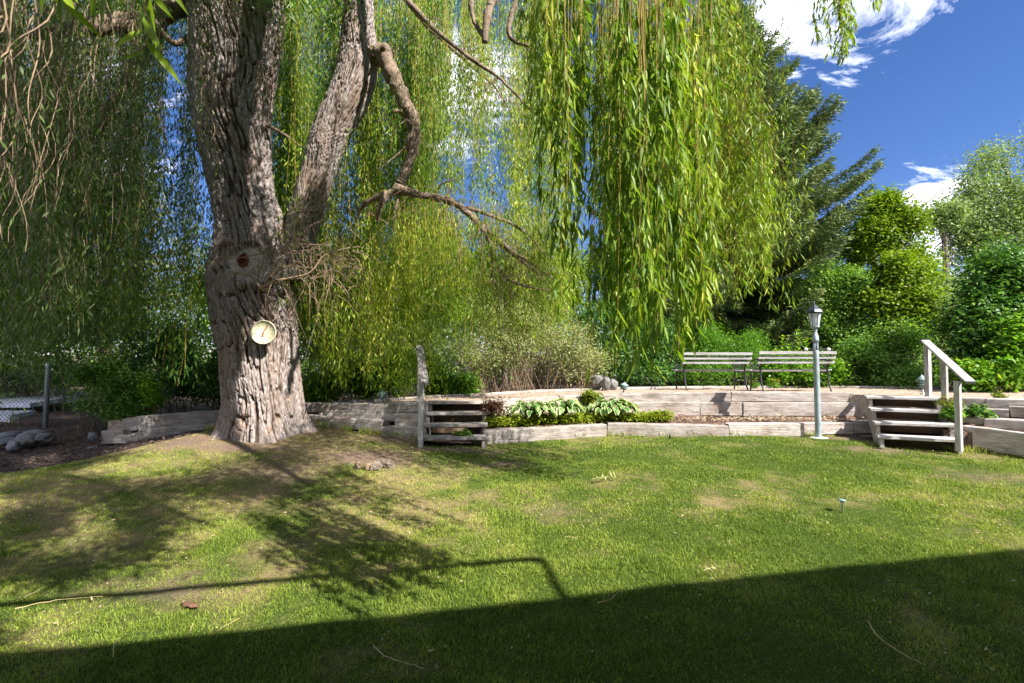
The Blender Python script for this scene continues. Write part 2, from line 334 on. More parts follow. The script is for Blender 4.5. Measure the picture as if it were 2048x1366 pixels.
def groundmat():
    m, t, out = newmat('lawn_ground'); co = nd(t, 'ShaderNodeTexCoord')
    dry = nd(t, 'ShaderNodeAttribute', attribute_name='dry'); mu = nd(t, 'ShaderNodeAttribute', attribute_name='mulch'); di = nd(t, 'ShaderNodeAttribute', attribute_name='dirt')
    n = nd(t, 'ShaderNodeTexNoise', i_Vector=co.outputs['Object'], i_Scale=45, i_Detail=6, i_Roughness=.7)
    n2 = nd(t, 'ShaderNodeTexNoise', i_Vector=co.outputs['Object'], i_Scale=9, i_Detail=5, i_Roughness=.6)
    g = ramp(t, n.outputs[0], [(.3, (.022, .04, .007)), (.7, (.08, .12, .02))])
    d = ramp(t, n.outputs[0], [(.3, (.13, .095, .045)), (.7, (.34, .26, .14))])
    c = mixc(t, ramp(t, math_(t, 'ADD', dry.outputs['Fac'], math_(t, 'MULTIPLY', math_(t, 'SUBTRACT', n2.outputs[0], .5), .7)), [(.3, 0), (.75, 1)]), g, d)
    c = mixc(t, di.outputs['Fac'], c, ramp(t, n.outputs[0], [(.3, (.10, .065, .045)), (.7, (.30, .215, .16))]))
    c = mixc(t, mu.outputs['Fac'], c, ramp(t, n.outputs[0], [(.3, (.035, .026, .024)), (.55, (.09, .066, .056)), (.75, (.19, .15, .125))]))
    b = nd(t, 'ShaderNodeBsdfPrincipled', i_Base_Color=c, i_Roughness=.95); b.inputs['Specular IOR Level'].default_value = .1
    bp = nd(t, 'ShaderNodeBump', i_Strength=.9, i_Distance=.03, i_Height=n.outputs[0]); t.links.new(bp.outputs[0], b.inputs['Normal'])
    t.links.new(b.outputs[0], out.inputs[0]); return m
M['ground'] = groundmat()
M['grass'] = leafmat('grass_blade', [(0, (.06, .092, .012)), (.3, (.128, .165, .024)), (.55, (.20, .216, .045)), (.78, (.31, .262, .10)), (1, (.37, .29, .16))], .3, .5, .3, 1.15)
# ---------------------------------------------------------------- ground
FX = np.array([-30, -8, -6.2, -5.5, -4.7, -4.1, -3.3, -2.4, -1.95, -1.3, -.95, -.42, -.38, 1.5, 3.45, 5.1, 5.3, 5.9, 6.35, 7.2, 10, 30])
FY = np.array([5.0, 5.5, 6.05, 6.6, 7.25, 7.75, 7.8, 7.55, 7.35, 7.25, 7.1, 7.1, 7.28, 7.95, 7.98, 8.0, 7.4, 6.75, 6.7, 6.25, 5.2, -2])
TREE = np.array([-3.62, 7.35])
def gz(x, y):
    x = np.asarray(x, float); y = np.asarray(y, float)
    z = .44 * sstep(.3, 9.0, y) / sstep(.3, 9.0, np.array(8.0)); z = np.minimum(z, .44)
    z = z + .19 * np.exp(-((x - TREE[0]) ** 2 / 3.2 + (y - TREE[1]) ** 2 / 2.2))
    z = z - .14 * sstep(-4.3, -6.2, x) * sstep(4, 6.5, y)
    z = z + .03 * fbm(np.stack([x * .6, y * .6], -1), 3, 3) + .012 * fbm(np.stack([x * 3, y * 3], -1), 2, 9)
    back = sstep(8.9, 10.3, y) * sstep(-1.5, .8, x)
    z = z * (1 - back) + .93 * back
    bl = sstep(8.0, 9.6, y) * (1 - sstep(-1.5, .8, x)); z = z + bl * .22
    z = z + .5 * sstep(20, 60, np.hypot(x, y)) * 4
    return z
def dryness(x, y):
    p = np.stack([x, y], -1)
    d = .29 + .34 * fbm(p * .8, 4, 21) + .42 * fbm(p * 3.2, 4, 31)
    d = d + .34 * sstep(0.3, -2.5, x) * sstep(1.5, 4.5, y) + .22 * np.exp(-((x - TREE[0]) ** 2 + (y - TREE[1]) ** 2) / 3.5)
    d = d - .10 * sstep(4.5, 2.5, y) + .12 * sstep(4.0, 7.0, x) + .1 * sstep(6.2, 7.6, y)
    return np.clip(d, 0, 1)
DIRT = [(P(370, 890, 1)[0] * 6.75, 6.75, .45, .35, 1.0), (-1.75, 6.2, .5, .28, 1.0), (-2.6, 5.6, .6, .35, .55), (-.05, 6.1, .25, .15, .7), (-3.6, 6.5, .7, .22, .8), (.35, 4.5, .25, .18, .35), (-4.2, 4.6, .5, .4, .35), (-2.2, 3.2, .45, .25, .4), (5.2, 5.6, .5, .2, .35), (5.0, 6.9, .6, .25, .55), (-1.55, 7.2, .4, .25, .9), (4.95, 7.7, .35, .18, .6), (-.9, 6.75, .6, .12, .7)]
def dirtiness(x, y):
    d = np.zeros_like(x)
    for (a, b, rx, ry, k) in DIRT: d = np.maximum(d, k * np.exp(-(((x - a) / rx) ** 2 + ((y - b) / ry) ** 2)))
    return np.clip(d * 1.3 + .35 * fbm(np.stack([x * 5, y * 5], -1), 3, 44) * (d > .1), 0, 1)
def mulchness(x, y):
    l = np.interp(x, FX, FY); e = .12 * fbm(np.stack([x * 2.5, y * 2.5], -1), 3, 8)
    return sstep(-.05, .12, y - l + e)
def axis(a, b, st, far):
    c = list(np.arange(a, b + 1e-6, st)); s = st; hi = [];
    x = c[-1]
    while x < far: s *= 1.35; x += s; hi.append(x)
    lo = []; s = st; x = c[0]
    while x > -far: s *= 1.35; x -= s; lo.append(x)
    return np.array(lo[::-1] + c + hi)
gx, gy = axis(-11, 11, .07, 700), axis(-2, 12, .07, 700)
X, Y = np.meshgrid(gx, gy); nx_, ny_ = len(gx), len(gy)
Z = gz(X, Y); mu = mulchness(X, Y); di = dirtiness(X, Y) * (1 - mu)
Z = Z + .03 * di * np.abs(fbm(np.stack([X * 7, Y * 7], -1), 3, 2)) + .02 * mu * fbm(np.stack([X * 9, Y * 9], -1), 3, 5)
idx = np.arange(nx_ * ny_).reshape(ny_, nx_)
g = MB(); g.add(np.stack([X, Y, Z], -1).reshape(-1, 3), np.stack([idx[:-1, :-1], idx[:-1, 1:], idx[1:, 1:], idx[1:, :-1]], -1).reshape(-1, 4))
go = g.build('ground', M['ground'], smooth=True, extra={'dry': dryness(X, Y).ravel(), 'mulch': mu.ravel(), 'dirt': di.ravel()})
tag(go, 'sloping lawn and bare earth of the back garden', 'ground', kind='structure')
# grass blades
def blades(n, y0, y1, h, w):
    # sample inside the view wedge plus a margin
    y = np.sqrt(rng.uniform(y0 ** 2, y1 ** 2, n)); x = rng.uniform(-1.14, 1.14, n) * y + rng.normal(0, .3, n)
    dry = dryness(x, y); dr = dirtiness(x, y)
    ok = (y < np.interp(x, FX, FY) + rng.uniform(-.05, .03, n)) & (np.hypot(x - TREE[0], y - TREE[1]) > .72) & (rng.random(n) > dr * 1.05) & (rng.random(n) > (dry - .3) * .75)
    x, y, dry = x[ok], y[ok], dry[ok]; n = len(x)
    z = gz(x, y) - .005
    tall = .68 + .45 * fbm(np.stack([x * 1.7, y * 1.7], -1), 3, 71) + .5 * fbm(np.stack([x * 7, y * 7], -1), 2, 73)
    hh = h * rng.uniform(.5, 1.25, n) * np.clip(tall, .35, 1.3) * (1 - .35 * dry); a = rng.uniform(0, 2 * PI, n); a2 = rng.uniform(0, 2 * PI, n)
    lean = rng.uniform(.15, 1.0, n)
    s = np.stack([np.cos(a), np.sin(a), 0 * a], -1); l = np.stack([np.cos(a2), np.sin(a2), 0 * a], -1)
    b = np.stack([x, y, z], -1); up = np.array([0, 0, 1.]); ww = w * rng.uniform(.7, 1.3, n)[:, None]
    H = hh[:, None]; L = lean[:, None]
    m_ = b + up * H * .55 + l * H * L * .3; tp = b + up * H * (1 - .25 * L) + l * H * L
    V = np.stack([b + s * ww / 2, b - s * ww / 2, m_ - s * ww * .4, m_ + s * ww * .4, tp], 1)
    i = np.arange(n)[:, None] * 5
    r = np.clip(.02 + .62 * dry + rng.normal(0, .13, n) + .15 * fbm(np.stack([x * .5, y * .5], -1), 2, 77), 0, 1)
    return V.reshape(-1, 3), [i + [0, 1, 2, 3], i + [3, 2, 4]], np.repeat(r, 5)
g = MB()
for a in ((230000, 1.9, 4.2, .042, .0036), (220000, 4.2, 6.4, .042, .0048), (120000, 6.4, 8.3, .044, .0064)):
    V, Fc, r = blades(*a); g.add(V, Fc, 0, r)
n = 5200; x = rng.uniform(-4.6, 8, n); y = np.interp(x, FX, FY) - np.abs(rng.normal(0, .06, n)) + .02; ok = fbm(np.stack([x * 3, 0 * x], -1), 2, 90) > -.12; x, y = x[ok], y[ok]; n = len(x); ok = np.hypot(x - TREE[0], y - TREE[1]) > .72; x, y = x[ok], y[ok]; n = len(x)
a = rng.uniform(0, 2 * PI, n); b_ = np.stack([x, y, gz(x, y)], -1); V, Fc, k = leaves(b_, np.stack([np.cos(a) * .45, np.sin(a) * .45, np.ones(n)], -1), rng.uniform(.05, .14, n), .007); g.add(V, Fc, 0, np.repeat(rng.uniform(.05, .75, n), k))
tag(g.build('grass', M['grass']), 'short mown green and yellowed grass of the lawn', 'grass', kind='stuff')
# mulch chips
def flakes(n, xs, ys, zf, L, mat, name, label, cat, lift=.006):
    b = np.stack([xs, ys, zf + lift], -1); d = np.concatenate([rng.normal(size=(n, 2)), rng.normal(0, .25, (n, 1))], -1)
    V, Fc, k = leaves(b, d, L * rng.uniform(.5, 1.5, n), L * .35 * rng.uniform(.5, 1.5, n), side=np.concatenate([rng.normal(0, .5, (n, 2)), np.ones((n, 1))], -1))
    tag(MB().add(V, Fc).build(name, mat), label, cat, kind='stuff')
n = 9000; y = rng.uniform(5.6, 9.2, n); x = rng.uniform(-9.5, -4.2, n); ok = mulchness(x, y) > .5; x, y = x[ok], y[ok]
flakes(len(x), x, y, gz(x, y), .05, M['mulch'], 'mulch', 'dark wood chip mulch beside the lawn under the fence', 'mulch', .012)
n = 6500; y = np.sqrt(rng.uniform(4, 60, n)); x = rng.uniform(-1.1, 1.1, n) * y; ok = (y < np.interp(x, FX, FY)) & (rng.random(n) < (dryness(x, y) ** 2 * 1.4 + .06)); x, y = x[ok], y[ok]
flakes(len(x), x, y, gz(x, y), .024, M['litter'], 'leaf_litter', 'dry tan leaf litter scattered over the lawn', 'leaf litter', .022)

# ---------------------------------------------------------------- boards and timbers
def board(name, p0, p1, w, h, mat, parent=None, up=(0, 0, 1), bevel=.006, rough=.002, seed=None, ends=0.0):
    """solid beam from p0 to p1 (centre line), width w across, height h along up"""
    p0 = np.asarray(p0, float); p1 = np.asarray(p1, float); L = np.linalg.norm(p1 - p0); ex = (p1 - p0) / L
    ez = np.asarray(up, float); ez = nrm(ez - ex * ez.dot(ex)); ey = np.cross(ez, ex)
    K = max(3, int(L / .07)); seed = int(rng.integers(1, 9999)) if seed is None else seed
    b = min(bevel, w * .3, h * .3); w2, h2 = w / 2, h / 2
    m = 3
    pr = []
    for (sx, sz, a0) in ((1, -1, -PI / 2), (1, 1, 0), (-1, 1, PI / 2), (-1, -1, PI)):
        for q in range(m):
            a = a0 + q / (m - 1) * PI / 2; pr.append((sx * (w2 - b) + b * math.cos(a), sz * (h2 - b) + b * math.sin(a)))
    ins = []
    for q in range(len(pr)):
        a, c = pr[q], pr[(q + 1) % len(pr)]; ins.append(a)
        if math.hypot(a[0] - c[0], a[1] - c[1]) > .05:
            for s in (.33, .66): ins.append((a[0] + (c[0] - a[0]) * s, a[1] + (c[1] - a[1]) * s))
    pr = np.array(ins); ns = len(pr)
    xs = np.linspace(0, L, K); V = np.stack([np.repeat(xs, ns), np.tile(pr[:, 0], K), np.tile(pr[:, 1], K)], -1)
    if rough:
        q = V * np.array([2.5, 9, 9]) + seed; dsp = fbm(q, 3, seed % 97)
        cen = V * np.array([0, 1, 1]); V = V + nrm(cen) * (dsp * rough * 2)[:, None]
        V[:, 0] += ends * noise(V * np.array([0, 14, 14]) + seed * 1.3, 3) * ((V[:, 0] < .01) | (V[:, 0] > L - .01))
    ix = np.arange(K * ns).reshape(K, ns); nx = np.roll(ix, -1, 1)
    Fc = np.stack([ix[:-1], nx[:-1], nx[1:], ix[1:]], -1).reshape(-1, 4)
    o = MB().add(V, [Fc, np.array([ix[0][::-1], ix[-1]])]).build(name, mat)
    o.matrix_basis = Matrix(((ex[0], ey[0], ez[0], p0[0]), (ex[1], ey[1], ez[1], p0[1]), (ex[2], ey[2], ez[2], p0[2]), (0, 0, 0, 1)))
    if parent is not None: par(o, parent)
    return o
def timber(parent, a, b, h, dep=.2, mat='timber', name='timber', rough=.006):
    """a,b: world points of the top front edge, left to right"""
    a = np.asarray(a, float); b = np.asarray(b, float); d = b - a; d[2] = 0; d /= np.linalg.norm(d)
    back = np.array([-d[1], d[0], 0]); off = back * dep / 2 - np.array([0, 0, h / 2])
    return board(name, a + off, b + off, dep, h, M[mat], parent, bevel=.014, rough=rough, ends=.012)
def wall(label, pieces, group='timber retaining walls'):
    c = np.mean([np.asarray(p[0]) for p in pieces], 0); c[2] = gz(c[0], c[1])
    w = thing('retaining_wall', label, 'timber wall', c, group)
    for p in pieces: timber(w, *p)
    return w
# left wall, two courses, disappearing behind the willow trunk
wall('low two-course timber wall with a broken left end, left of the willow trunk',
     [(P(246, 838, 7.75), P(276, 833, 7.78), .21, .2), (P(277, 834, 7.72), P(455, 820, 8.2), .21, .22), (P(277, 858, 7.70), P(455, 846, 8.2), .24, .22),
      (P(203, 862, 7.6), P(246, 860, 7.62), .2, .16), (P(246, 872, 7.62), P(275, 866, 7.68), .17, .18)])
wall('stepped grey timber wall between the willow trunk and the steps with one handrail post',
     [(P(590, 806, 8.15), P(778, 809, 7.62), .145, .24), (P(779, 809, 7.62), P(790, 808, 7.62), .14, .2), (P(790, 806, 7.58), P(846, 804, 7.5), .15, .22),
      (P(640, 826, 7.95), P(790, 827, 7.55), .125, .24), (P(790, 827, 7.5), P(848, 827, 7.42), .19, .22),
      (P(605, 829, 8.02), P(762, 842, 7.42), .17, .22), (P(762, 853, 7.32), P(846, 855, 7.2), .22, .18)])
wall('low single-course timber edging running along the lawn in front of the planting bed',
     [(P(966, 862, 7.2), P(1213, 849, 7.86), .2, .19), (P(1216, 846, 7.9), P(1457, 852, 7.86), .2, .22), (P(1459, 848, 7.9), P(1607, 847, 7.86), .21, .24), (P(1609, 846, 7.95), P(1706, 845, 8.05), .19, .22), (P(1707, 842, 8.1), P(1760, 842, 8.0), .2, .2)])
wall('upper two-course timber wall holding up the terrace below the benches',
     [(P(1120, 792, 8.45), P(1268, 788, 8.62), .16, .22), (P(1262, 787, 8.68), P(1462, 784.5, 8.7), .165, .24), (P(1463, 784, 8.7), P(1706, 785, 8.62), .165, .24),
      (P(1090, 812, 8.35), P(1268, 806, 8.56), .22, .24), (P(1268, 805, 8.6), P(1400, 804, 8.6), .24, .26), (P(1400.5, 804, 8.62), P(1486, 804, 8.6), .24, .26), (P(1486.5, 805, 8.58), P(1712, 805, 8.5), .24, .26),
      (P(975, 800, 8.0), P(1060, 797, 8.2), .2, .2), (P(1061, 796, 8.22), P(1119, 793, 8.42), .19, .2), (P(972, 823, 7.9), P(1088, 815, 8.28), .26, .2)])
wall('terraced timber walls stacked in four steps right of the white handrail',
     [(P(1858, 793, 7.75), P(1972, 796, 7.35), .19, .2), (P(1973, 797, 7.3), P(2110, 800, 6.85), .2, .2),
      (P(1925, 817, 7.32), P(2018, 819, 7.02), .15, .16), (P(2019, 812, 7.1), P(2110, 815, 6.8), .16, .16),
      (P(1880, 832, 7.35), P(1968, 835, 7.0), .15, .18), (P(1969, 837, 6.95), P(2110, 842, 6.5), .16, .18),
      (P(1922, 851, 6.95), P(2110, 874, 6.1), .29, .16)])
# planting-bed soil and terrace path
def strip(name, front, back, mat, label, amp=.02, sub=8):
    f = np.asarray(front, float); b = np.asarray(back, float); n = (len(f) - 1) * 24 + 1
    t = np.linspace(0, 1, n); tf = np.linspace(0, 1, len(f)); tb = np.linspace(0, 1, len(b))
    Fp = np.stack([np.interp(t, tf, f[:, i]) for i in range(3)], -1); Bp = np.stack([np.interp(t, tb, b[:, i]) for i in range(3)], -1)
    s = np.linspace(0, 1, sub)[:, None, None]; G = Fp[None] * (1 - s) + Bp[None] * s
    G[..., 2] += amp * fbm(G * 6, 4, 12)
    low = np.concatenate([G[:1] - [0, 0, .5], G, G[-1:] - [0, 0, .5]]); m = low.shape[0]
    ix = np.arange(m * n).reshape(m, n)
    o = MB().add(low.reshape(-1, 3), np.stack([ix[:-1, :-1], ix[:-1, 1:], ix[1:, 1:], ix[1:, :-1]], -1).reshape(-1, 4)).build(name, mat, smooth=True)
    return tag(o, label, name.replace('_', ' '), kind='structure')
strip('soil', [(-.42, 7.3, .58), (1.5, 8.02, .6), (3.45, 8.03, .6), (5.5, 8.1, .6)], [(-.3, 8.1, .7), (1.5, 8.62, .72), (3.45, 8.72, .68), (5.9, 8.6, .68)], M['soil'], 'dark bare soil of the planting bed', .035)
strip('soil', [(5.95, 6.95, .64), (6.4, 6.78, .62), (7.0, 6.5, .60)], [(6.5, 7.65, .80), (6.9, 7.3, .82), (7.6, 7.0, .80)], M['soil'], 'dark soil between the stepped timbers at right', .03)
def deck_z(x): return np.interp(x, [-6.5, -4.6, -3.1, -1.4, -.4, 2, 8], [.66, .74, .86, .945, .965, 1.035, 1.04])
fr = [(-6.3, 7.85), (-4.6, 8.3), (-3.1, 8.25), (-1.55, 7.75), (-1.42, 8.12), (-.36, 8.13), (.3, 8.25), (2.1, 8.78), (4, 8.85), (5.75, 8.7), (6.35, 7.85), (7.3, 7.3), (8.4, 6.8)]
bk = [(-6.4, 9.0), (-4.7, 9.0), (-3.2, 8.95), (-1.7, 9.33), (-1.35, 9.45), (-.4, 9.9), (.5, 10.5), (2.4, 11.0), (4.4, 11.5), (6.8, 11.7), (9, 11.2), (11, 10.0), (12.5, 8.8)]
strip('path', [(x, y, deck_z(x)) for x, y in fr], [(x, y, deck_z(x) - .012) for x, y in bk], M['gravel'], 'packed earth path along the top of the terrace', .022, 14)
# rear edging timbers of the path
pw = [np.array([x, y, deck_z(x) + .035]) for x, y in bk]
rw = thing('path_edging', 'thin timber edging along the far side of the terrace path', 'timber edging', pw[5])
for a, b in zip(pw[1:-1], pw[2:]): timber(rw, a, b + (a - b) * .008, .14, .12)
# ---------------------------------------------------------------- steps
def stringer(fr, b0, run, z0, rise, n, wdt, mat, parent):
    """saw-tooth side plate, fr(a,b,z) maps local to world"""
    pts = [(b0 + .02, z0 - .36)]
    for i in range(n): pts += [(b0 + .02 + i * run, z0 + i * rise - .042), (b0 + .02 + (i + 1) * run, z0 + i * rise - .042)]
    pts += [(b0 + .02 + n * run, z0 + (n - 1) * rise - .3), (b0 + .22, z0 - .36)]
    k = len(pts); V = [fr(s, b, z) for s in wdt for b, z in pts]
    Fc = [np.array([[i, (i + 1) % k, k + (i + 1) % k, k + i] for i in range(k)])]
    import bmesh
    from mathutils.geometry import tessellate_polygon
    tris = np.array(tessellate_polygon([[Vector((b, z, 0)) for b, z in pts]]))
    Fc += [tris[:, ::-1], tris + k]
    return MB().add(V, Fc).build('stringer', mat, parent)
def steps(label, org, yaw, w, z0, rise, run, n, tmat, panels):
    ex = np.array([math.cos(yaw), math.sin(yaw), 0]); ey = np.array([-math.sin(yaw), math.cos(yaw), 0]); o = np.asarray(org, float)
    fr = lambda a, b, z: np.array([o[0], o[1], 0]) + a * ex + b * ey + np.array([0, 0, z])
    t = thing('wooden_steps', label, 'steps', (o[0] + ex[0] * w / 2, o[1] + ex[1] * w / 2, gz(o[0], o[1])), 'wooden garden steps')
    for i in range(n):
        b = i * run + .14; z = z0 + i * rise - .021
        sg = rng.uniform(-.006, .006)
        board('tread', fr(-.015 + rng.uniform(-.01, .01), b, z + sg), fr(w + .015 + rng.uniform(-.01, .01), b, z - sg), .285, .042, tmat, t, bevel=.007, rough=.003, ends=.006)
    for s in ((.005, .05), (w - .05, w - .005)): stringer(fr, 0, run, z0, rise, n, s, M['timber'], t)
    for i in range(n):
        if panels: board('riser', fr(.055, i * run + .25, z0 + i * rise - .045 - (rise - .045) / 2), fr(w - .055, i * run + .25, z0 + i * rise - .045 - (rise - .045) / 2), .03, rise - .055, M['brownwood'], t)
    for a in (.02, w - .02): board('leg', fr(a, .05, z0 - .42), fr(a, .05, z0 - .045), .05, .07, tmat, t, up=ey)
    if not panels:
        board('gap_shade_board', fr(.0, n * run - .02, z0 + .05), fr(w, n * run - .02, z0 + .05), .04, .70, M['brownwood'], t)  # added dark sheet standing in for the shade behind the open treads
    return t, fr
t, fr = steps('grey wooden steps beside the single handrail post, left of the planting bed', (-1.265, 6.88), math.radians(2), .90, .545, .142, .31, 4, M['timber'], False)
def rail_post(t, base, top, w, d, mat=M['plank'], yaw=0):
    return board('post', base, top, w, d, mat, t, up=(math.sin(yaw), math.cos(yaw), 0), bevel=.006, rough=.002)
rail_post(t, P(841, 890, 6.82) - [0, 0, .08], P(843, 768, 6.86), .07, .045)
rail_post(t, np.array([-1.385, 7.6, .85]), np.array([-1.385, 7.6, 1.76]), .09, .045)
board('handrail', P(849.5, 768, 6.70), P(838.5, 692, 7.72), .115, .038, M['timber'], t, bevel=.006)
YAW = math.radians(-28)
t, fr = steps('wide weathered wooden steps with a three-post white handrail at right', (5.13, 7.03), YAW, .88, .55, .168, .295, 4, M['plank'], True)
for u, v0, v1, Y0, hgt in ((1918, 893, 762, 6.56, 0), (1891, 842, 722, 7.22, 0), (1857, 800, 688, 7.92, 0)):
    b = P(u, v0, Y0); tp = P(u - 1, v1, Y0 + .02); tp[:2] = b[:2] + (tp[:2] - b[:2]) * .5
    rail_post(t, b - [0, 0, .06], tp, .10 if Y0 > 7.5 else .066, .066, yaw=YAW)
board('handrail', P(1941, 765, 6.32), P(1850, 682, 8.02), .105, .036, M['plank'], t, bevel=.006)
# ---------------------------------------------------------------- lamp post
LP = P(1637, 873, 7.75); LB = np.array([LP[0], LP[1], gz(LP[0], LP[1]) - .02])
t = thing('lamp_post', 'pale blue-grey garden lamp post with a glass lantern, beside the timber edging', 'lamp post', LB)
def at(base, prof, ns=20): return lathe(prof, ns, base)
def lean(o, k=-.012):
    return o
MB().add(*at(LB, [(.046, -.1), (.046, .02), (.043, .6), (.040, 1.30), (.039, 1.50)], 24)).build('post', M['lamp_metal'], t, True)
MB().add(*at(LB, [(.13, -.05), (.13, .028), (.12, .034), (.03, .036)], 24)).build('base_pad', M['pad'], t)
MB().add(*at(LB, [(.047, 1.50), (.048, 1.53), (.046, 1.56), (.042, 1.60), (.028, 1.63), (.024, 1.66), (.034, 1.68), (.024, 1.70), (.05, 1.715), (.068, 1.735), (.068, 1.745)], 20)).build('collar', M['lamp_metal'], t, True)
LZ = LB + [0, 0, 1.745]
lan = MB()
rb, rt, lh = .060, .094, .205
ang = np.arange(6) / 6 * 2 * PI + PI / 6
for a in ang:
    lan.add(*tube1([LZ + [rb * math.cos(a), rb * math.sin(a), 0], LZ + [rt * math.cos(a), rt * math.sin(a), lh]], .0055, 5))
for r, z in ((rb, .0), (rt, lh)):
    ring = np.array([LZ + [r * math.cos(a), r * math.sin(a), z] for a in np.append(ang, ang[0])])
    for a, b in zip(ring[:-1], ring[1:]): lan.add(*tube1([a, b], .006, 5))
lan.add(*lathe([(.0, -.012), (.062, -.012), (.064, 0.004), (.0, .006)], 6, LZ))
lo_ = lan.build('lantern', M['lamp_dark'], t)
for k in range(6):
    a, b = ang[k], ang[(k + 1) % 6]; i_ = .965
    q = [LZ + [rb * i_ * math.cos(a), rb * i_ * math.sin(a), .004], LZ + [rb * i_ * math.cos(b), rb * i_ * math.sin(b), .004], LZ + [rt * i_ * math.cos(b), rt * i_ * math.sin(b), lh - .004], LZ + [rt * i_ * math.cos(a), rt * i_ * math.sin(a), lh - .004]]
    MB().add(q, np.array([[0, 1, 2, 3]])).build('glass_pane', M['frost'], lo_)
par_fix = [o for o in lo_.children]
MB().add(*at(LZ, [(.008, .006), (.011, .03), (.03, .07), (.033, .10), (.024, .135), (.0, .15)], 12)).build('bulb', M['white'], lo_, True)
MB().add(*lathe([(.0, lh + .002), (.118, lh + .002), (.12, lh + .012), (.098, lh + .05), (.06, lh + .085), (.03, lh + .115), (.014, lh + .13), (.014, lh + .14), (.006, lh + .15), (.010, lh + .165), (.004, lh + .18), (.0025, lh + .21), (.0, lh + .212)], 6, LZ)).build('cap', M['lamp_dark'], t)
# black number plate on the post
pc = LB + [0, 0, 1.435]
def plate(a0, a1, z0, z1, r, m):
    th = np.linspace(a0, a1, 7); V = [pc + [r * math.sin(q), -r * math.cos(q), z] for z in (z0, z1) for q in th] + [pc + [(r - .008) * math.sin(q), -(r - .008) * math.cos(q), z] for z in (z0, z1) for q in th]
    Fc = []
    for i in range(6): Fc += [[i, i + 1, 8 + i, 7 + i], [14 + i, 21 + i, 22 + i, 15 + i], [i, 14 + i, 15 + i, i + 1], [7 + i, 8 + i, 22 + i, 21 + i]]
    Fc += [[0, 7, 21, 14], [6, 20, 27, 13]]
    return MB().add(V, np.array(Fc))
pl = plate(-.55, .75, -.058, .052, .0425, 0).build('number_plate', M['black'], t)
mk = MB()
def addp(mb, *a):
    x = plate(*a); mb.add(x.V[0], x.Fq[0][0])
for z0, z1, a0, a1 in ((.028, .038, -.3, .1), (.028, .038, .3, .55), (.012, .02, -.25, .5), (-.012, -.005, -.05, .5), (-.036, -.029, -.05, .5), (-.036, .012, -.1, -.0), (-.036, .012, .42, .52)): addp(mk, a0, a1, z0, z1, .0437, 0)
mk.build('lettering', M['label_pale'], pl)
# ---------------------------------------------------------------- benches
def bench_parts(root, c, yaw, W_=1.48):
    ex = np.array([math.cos(yaw), math.sin(yaw), 0]); ey = np.array([-math.sin(yaw), math.cos(yaw), 0]); c = np.asarray(c, float)
    f = lambda a, b, z: c + a * ex + b * ey + np.array([0, 0, z])
    bk_ = lambda z: .05 - .17 * max(0, (z - .40)) / .4     # backrest leans toward the viewer
    bars = []
    mats = M['slat']
    sl = []
    for k, z in enumerate((.755, .665, .575)):
        o = board('backrest', f(-W_ / 2, bk_(z), z), f(W_ / 2, bk_(z), z), .02, .056, mats, None, up=(0, 0, 1), bevel=.005, rough=.0015); sl.append(o)
    ss = []
    for b in (.10, .20, .30, .40, .48):
        z = .405 + .02 * ((b - .3) / .2) ** 2
        ss.append(board('seat', f(-W_ / 2, b, z), f(W_ / 2, b, z), .075, .024, mats, None, bevel=.005, rough=.0015))
    for grp in (sl, ss):
        main = grp[0]; dg = []
        mb = MB(); iv = np.linalg.inv(np.array(main.matrix_basis))
        for o in grp:
            me = o.data; V = np.array([v.co[:] for v in me.vertices]); Mx = iv @ np.array(o.matrix_basis); V = V @ Mx[:3, :3].T + Mx[:3, 3]
            q = [list(p.vertices) for p in me.polygons]
            for nn in set(len(x) for x in q): mb.Fq.append((np.array([x for x in q if len(x) == nn]) + mb.n, np.zeros(sum(len(x) == nn for x in q), np.int32)))
            mb.V.append(V); mb.A.append(np.zeros(len(V))); mb.n += len(V)
        mw = main.matrix_basis.copy(); nm = 'backrest' if grp is sl else 'seat'
        for o in grp: bpy.data.objects.remove(o)
        o = mb.build(nm, mats); o.matrix_basis = mw; par(o, root)
    for s in (-1, 1):
        a = s * (W_ / 2 - .09); m = MB()
        m.add(*tube1([f(a, -.06, 0), f(a, .0, .10), f(a, .045, .25), f(a, .06, .38), f(a, .03, .52), f(a, -.03, .66), f(a, -.10, .80)], [.016, .015, .017, .018, .017, .016, .014], 8, res=18))
        m.add(*tube1([f(a, .50, 0), f(a, .48, .10), f(a, .455, .25), f(a, .47, .40)], [.017, .015, .016, .017], 8, res=10))
        m.add(*tube1([f(a, .05, .38), f(a, .25, .375), f(a, .47, .39)], .014, 8))
        m.add(*tube1([f(a, .03, .17), f(a, .25, .20), f(a, .46, .17)], .009, 6))
        arm = m.build('side_frame', M['iron'], root, True)
        m = MB()
        m.add(*tube1([f(a, .0, .60), f(a, .18, .635), f(a, .36, .62), f(a, .47, .585), f(a, .50, .54), f(a, .48, .50), f(a, .47, .40)], .014, 8, res=18))
        for (cb, cz, r, tw) in ((.13, .50, .055, 1), (.28, .51, .06, -1), (.40, .49, .045, 1), (.20, .44, .03, -1), (.35, .43, .025, 1)):
            q = np.linspace(0, 3.4 * PI, 26); rr = r * (1 - q / (4.2 * PI))
            m.add(*tube1(np.array([f(a, cb + tw * r_ * math.cos(x), cz + r_ * math.sin(x)) for x, r_ in zip(q, rr)]), .006, 5))
        m.build('armrest', M['iron'], arm, True)
    m = MB().add(*tube1([f(-W_ / 2 + .09, .25, .2), f(W_ / 2 - .09, .25, .2)], .007, 6)); m.build('stretcher', M['iron'], root)
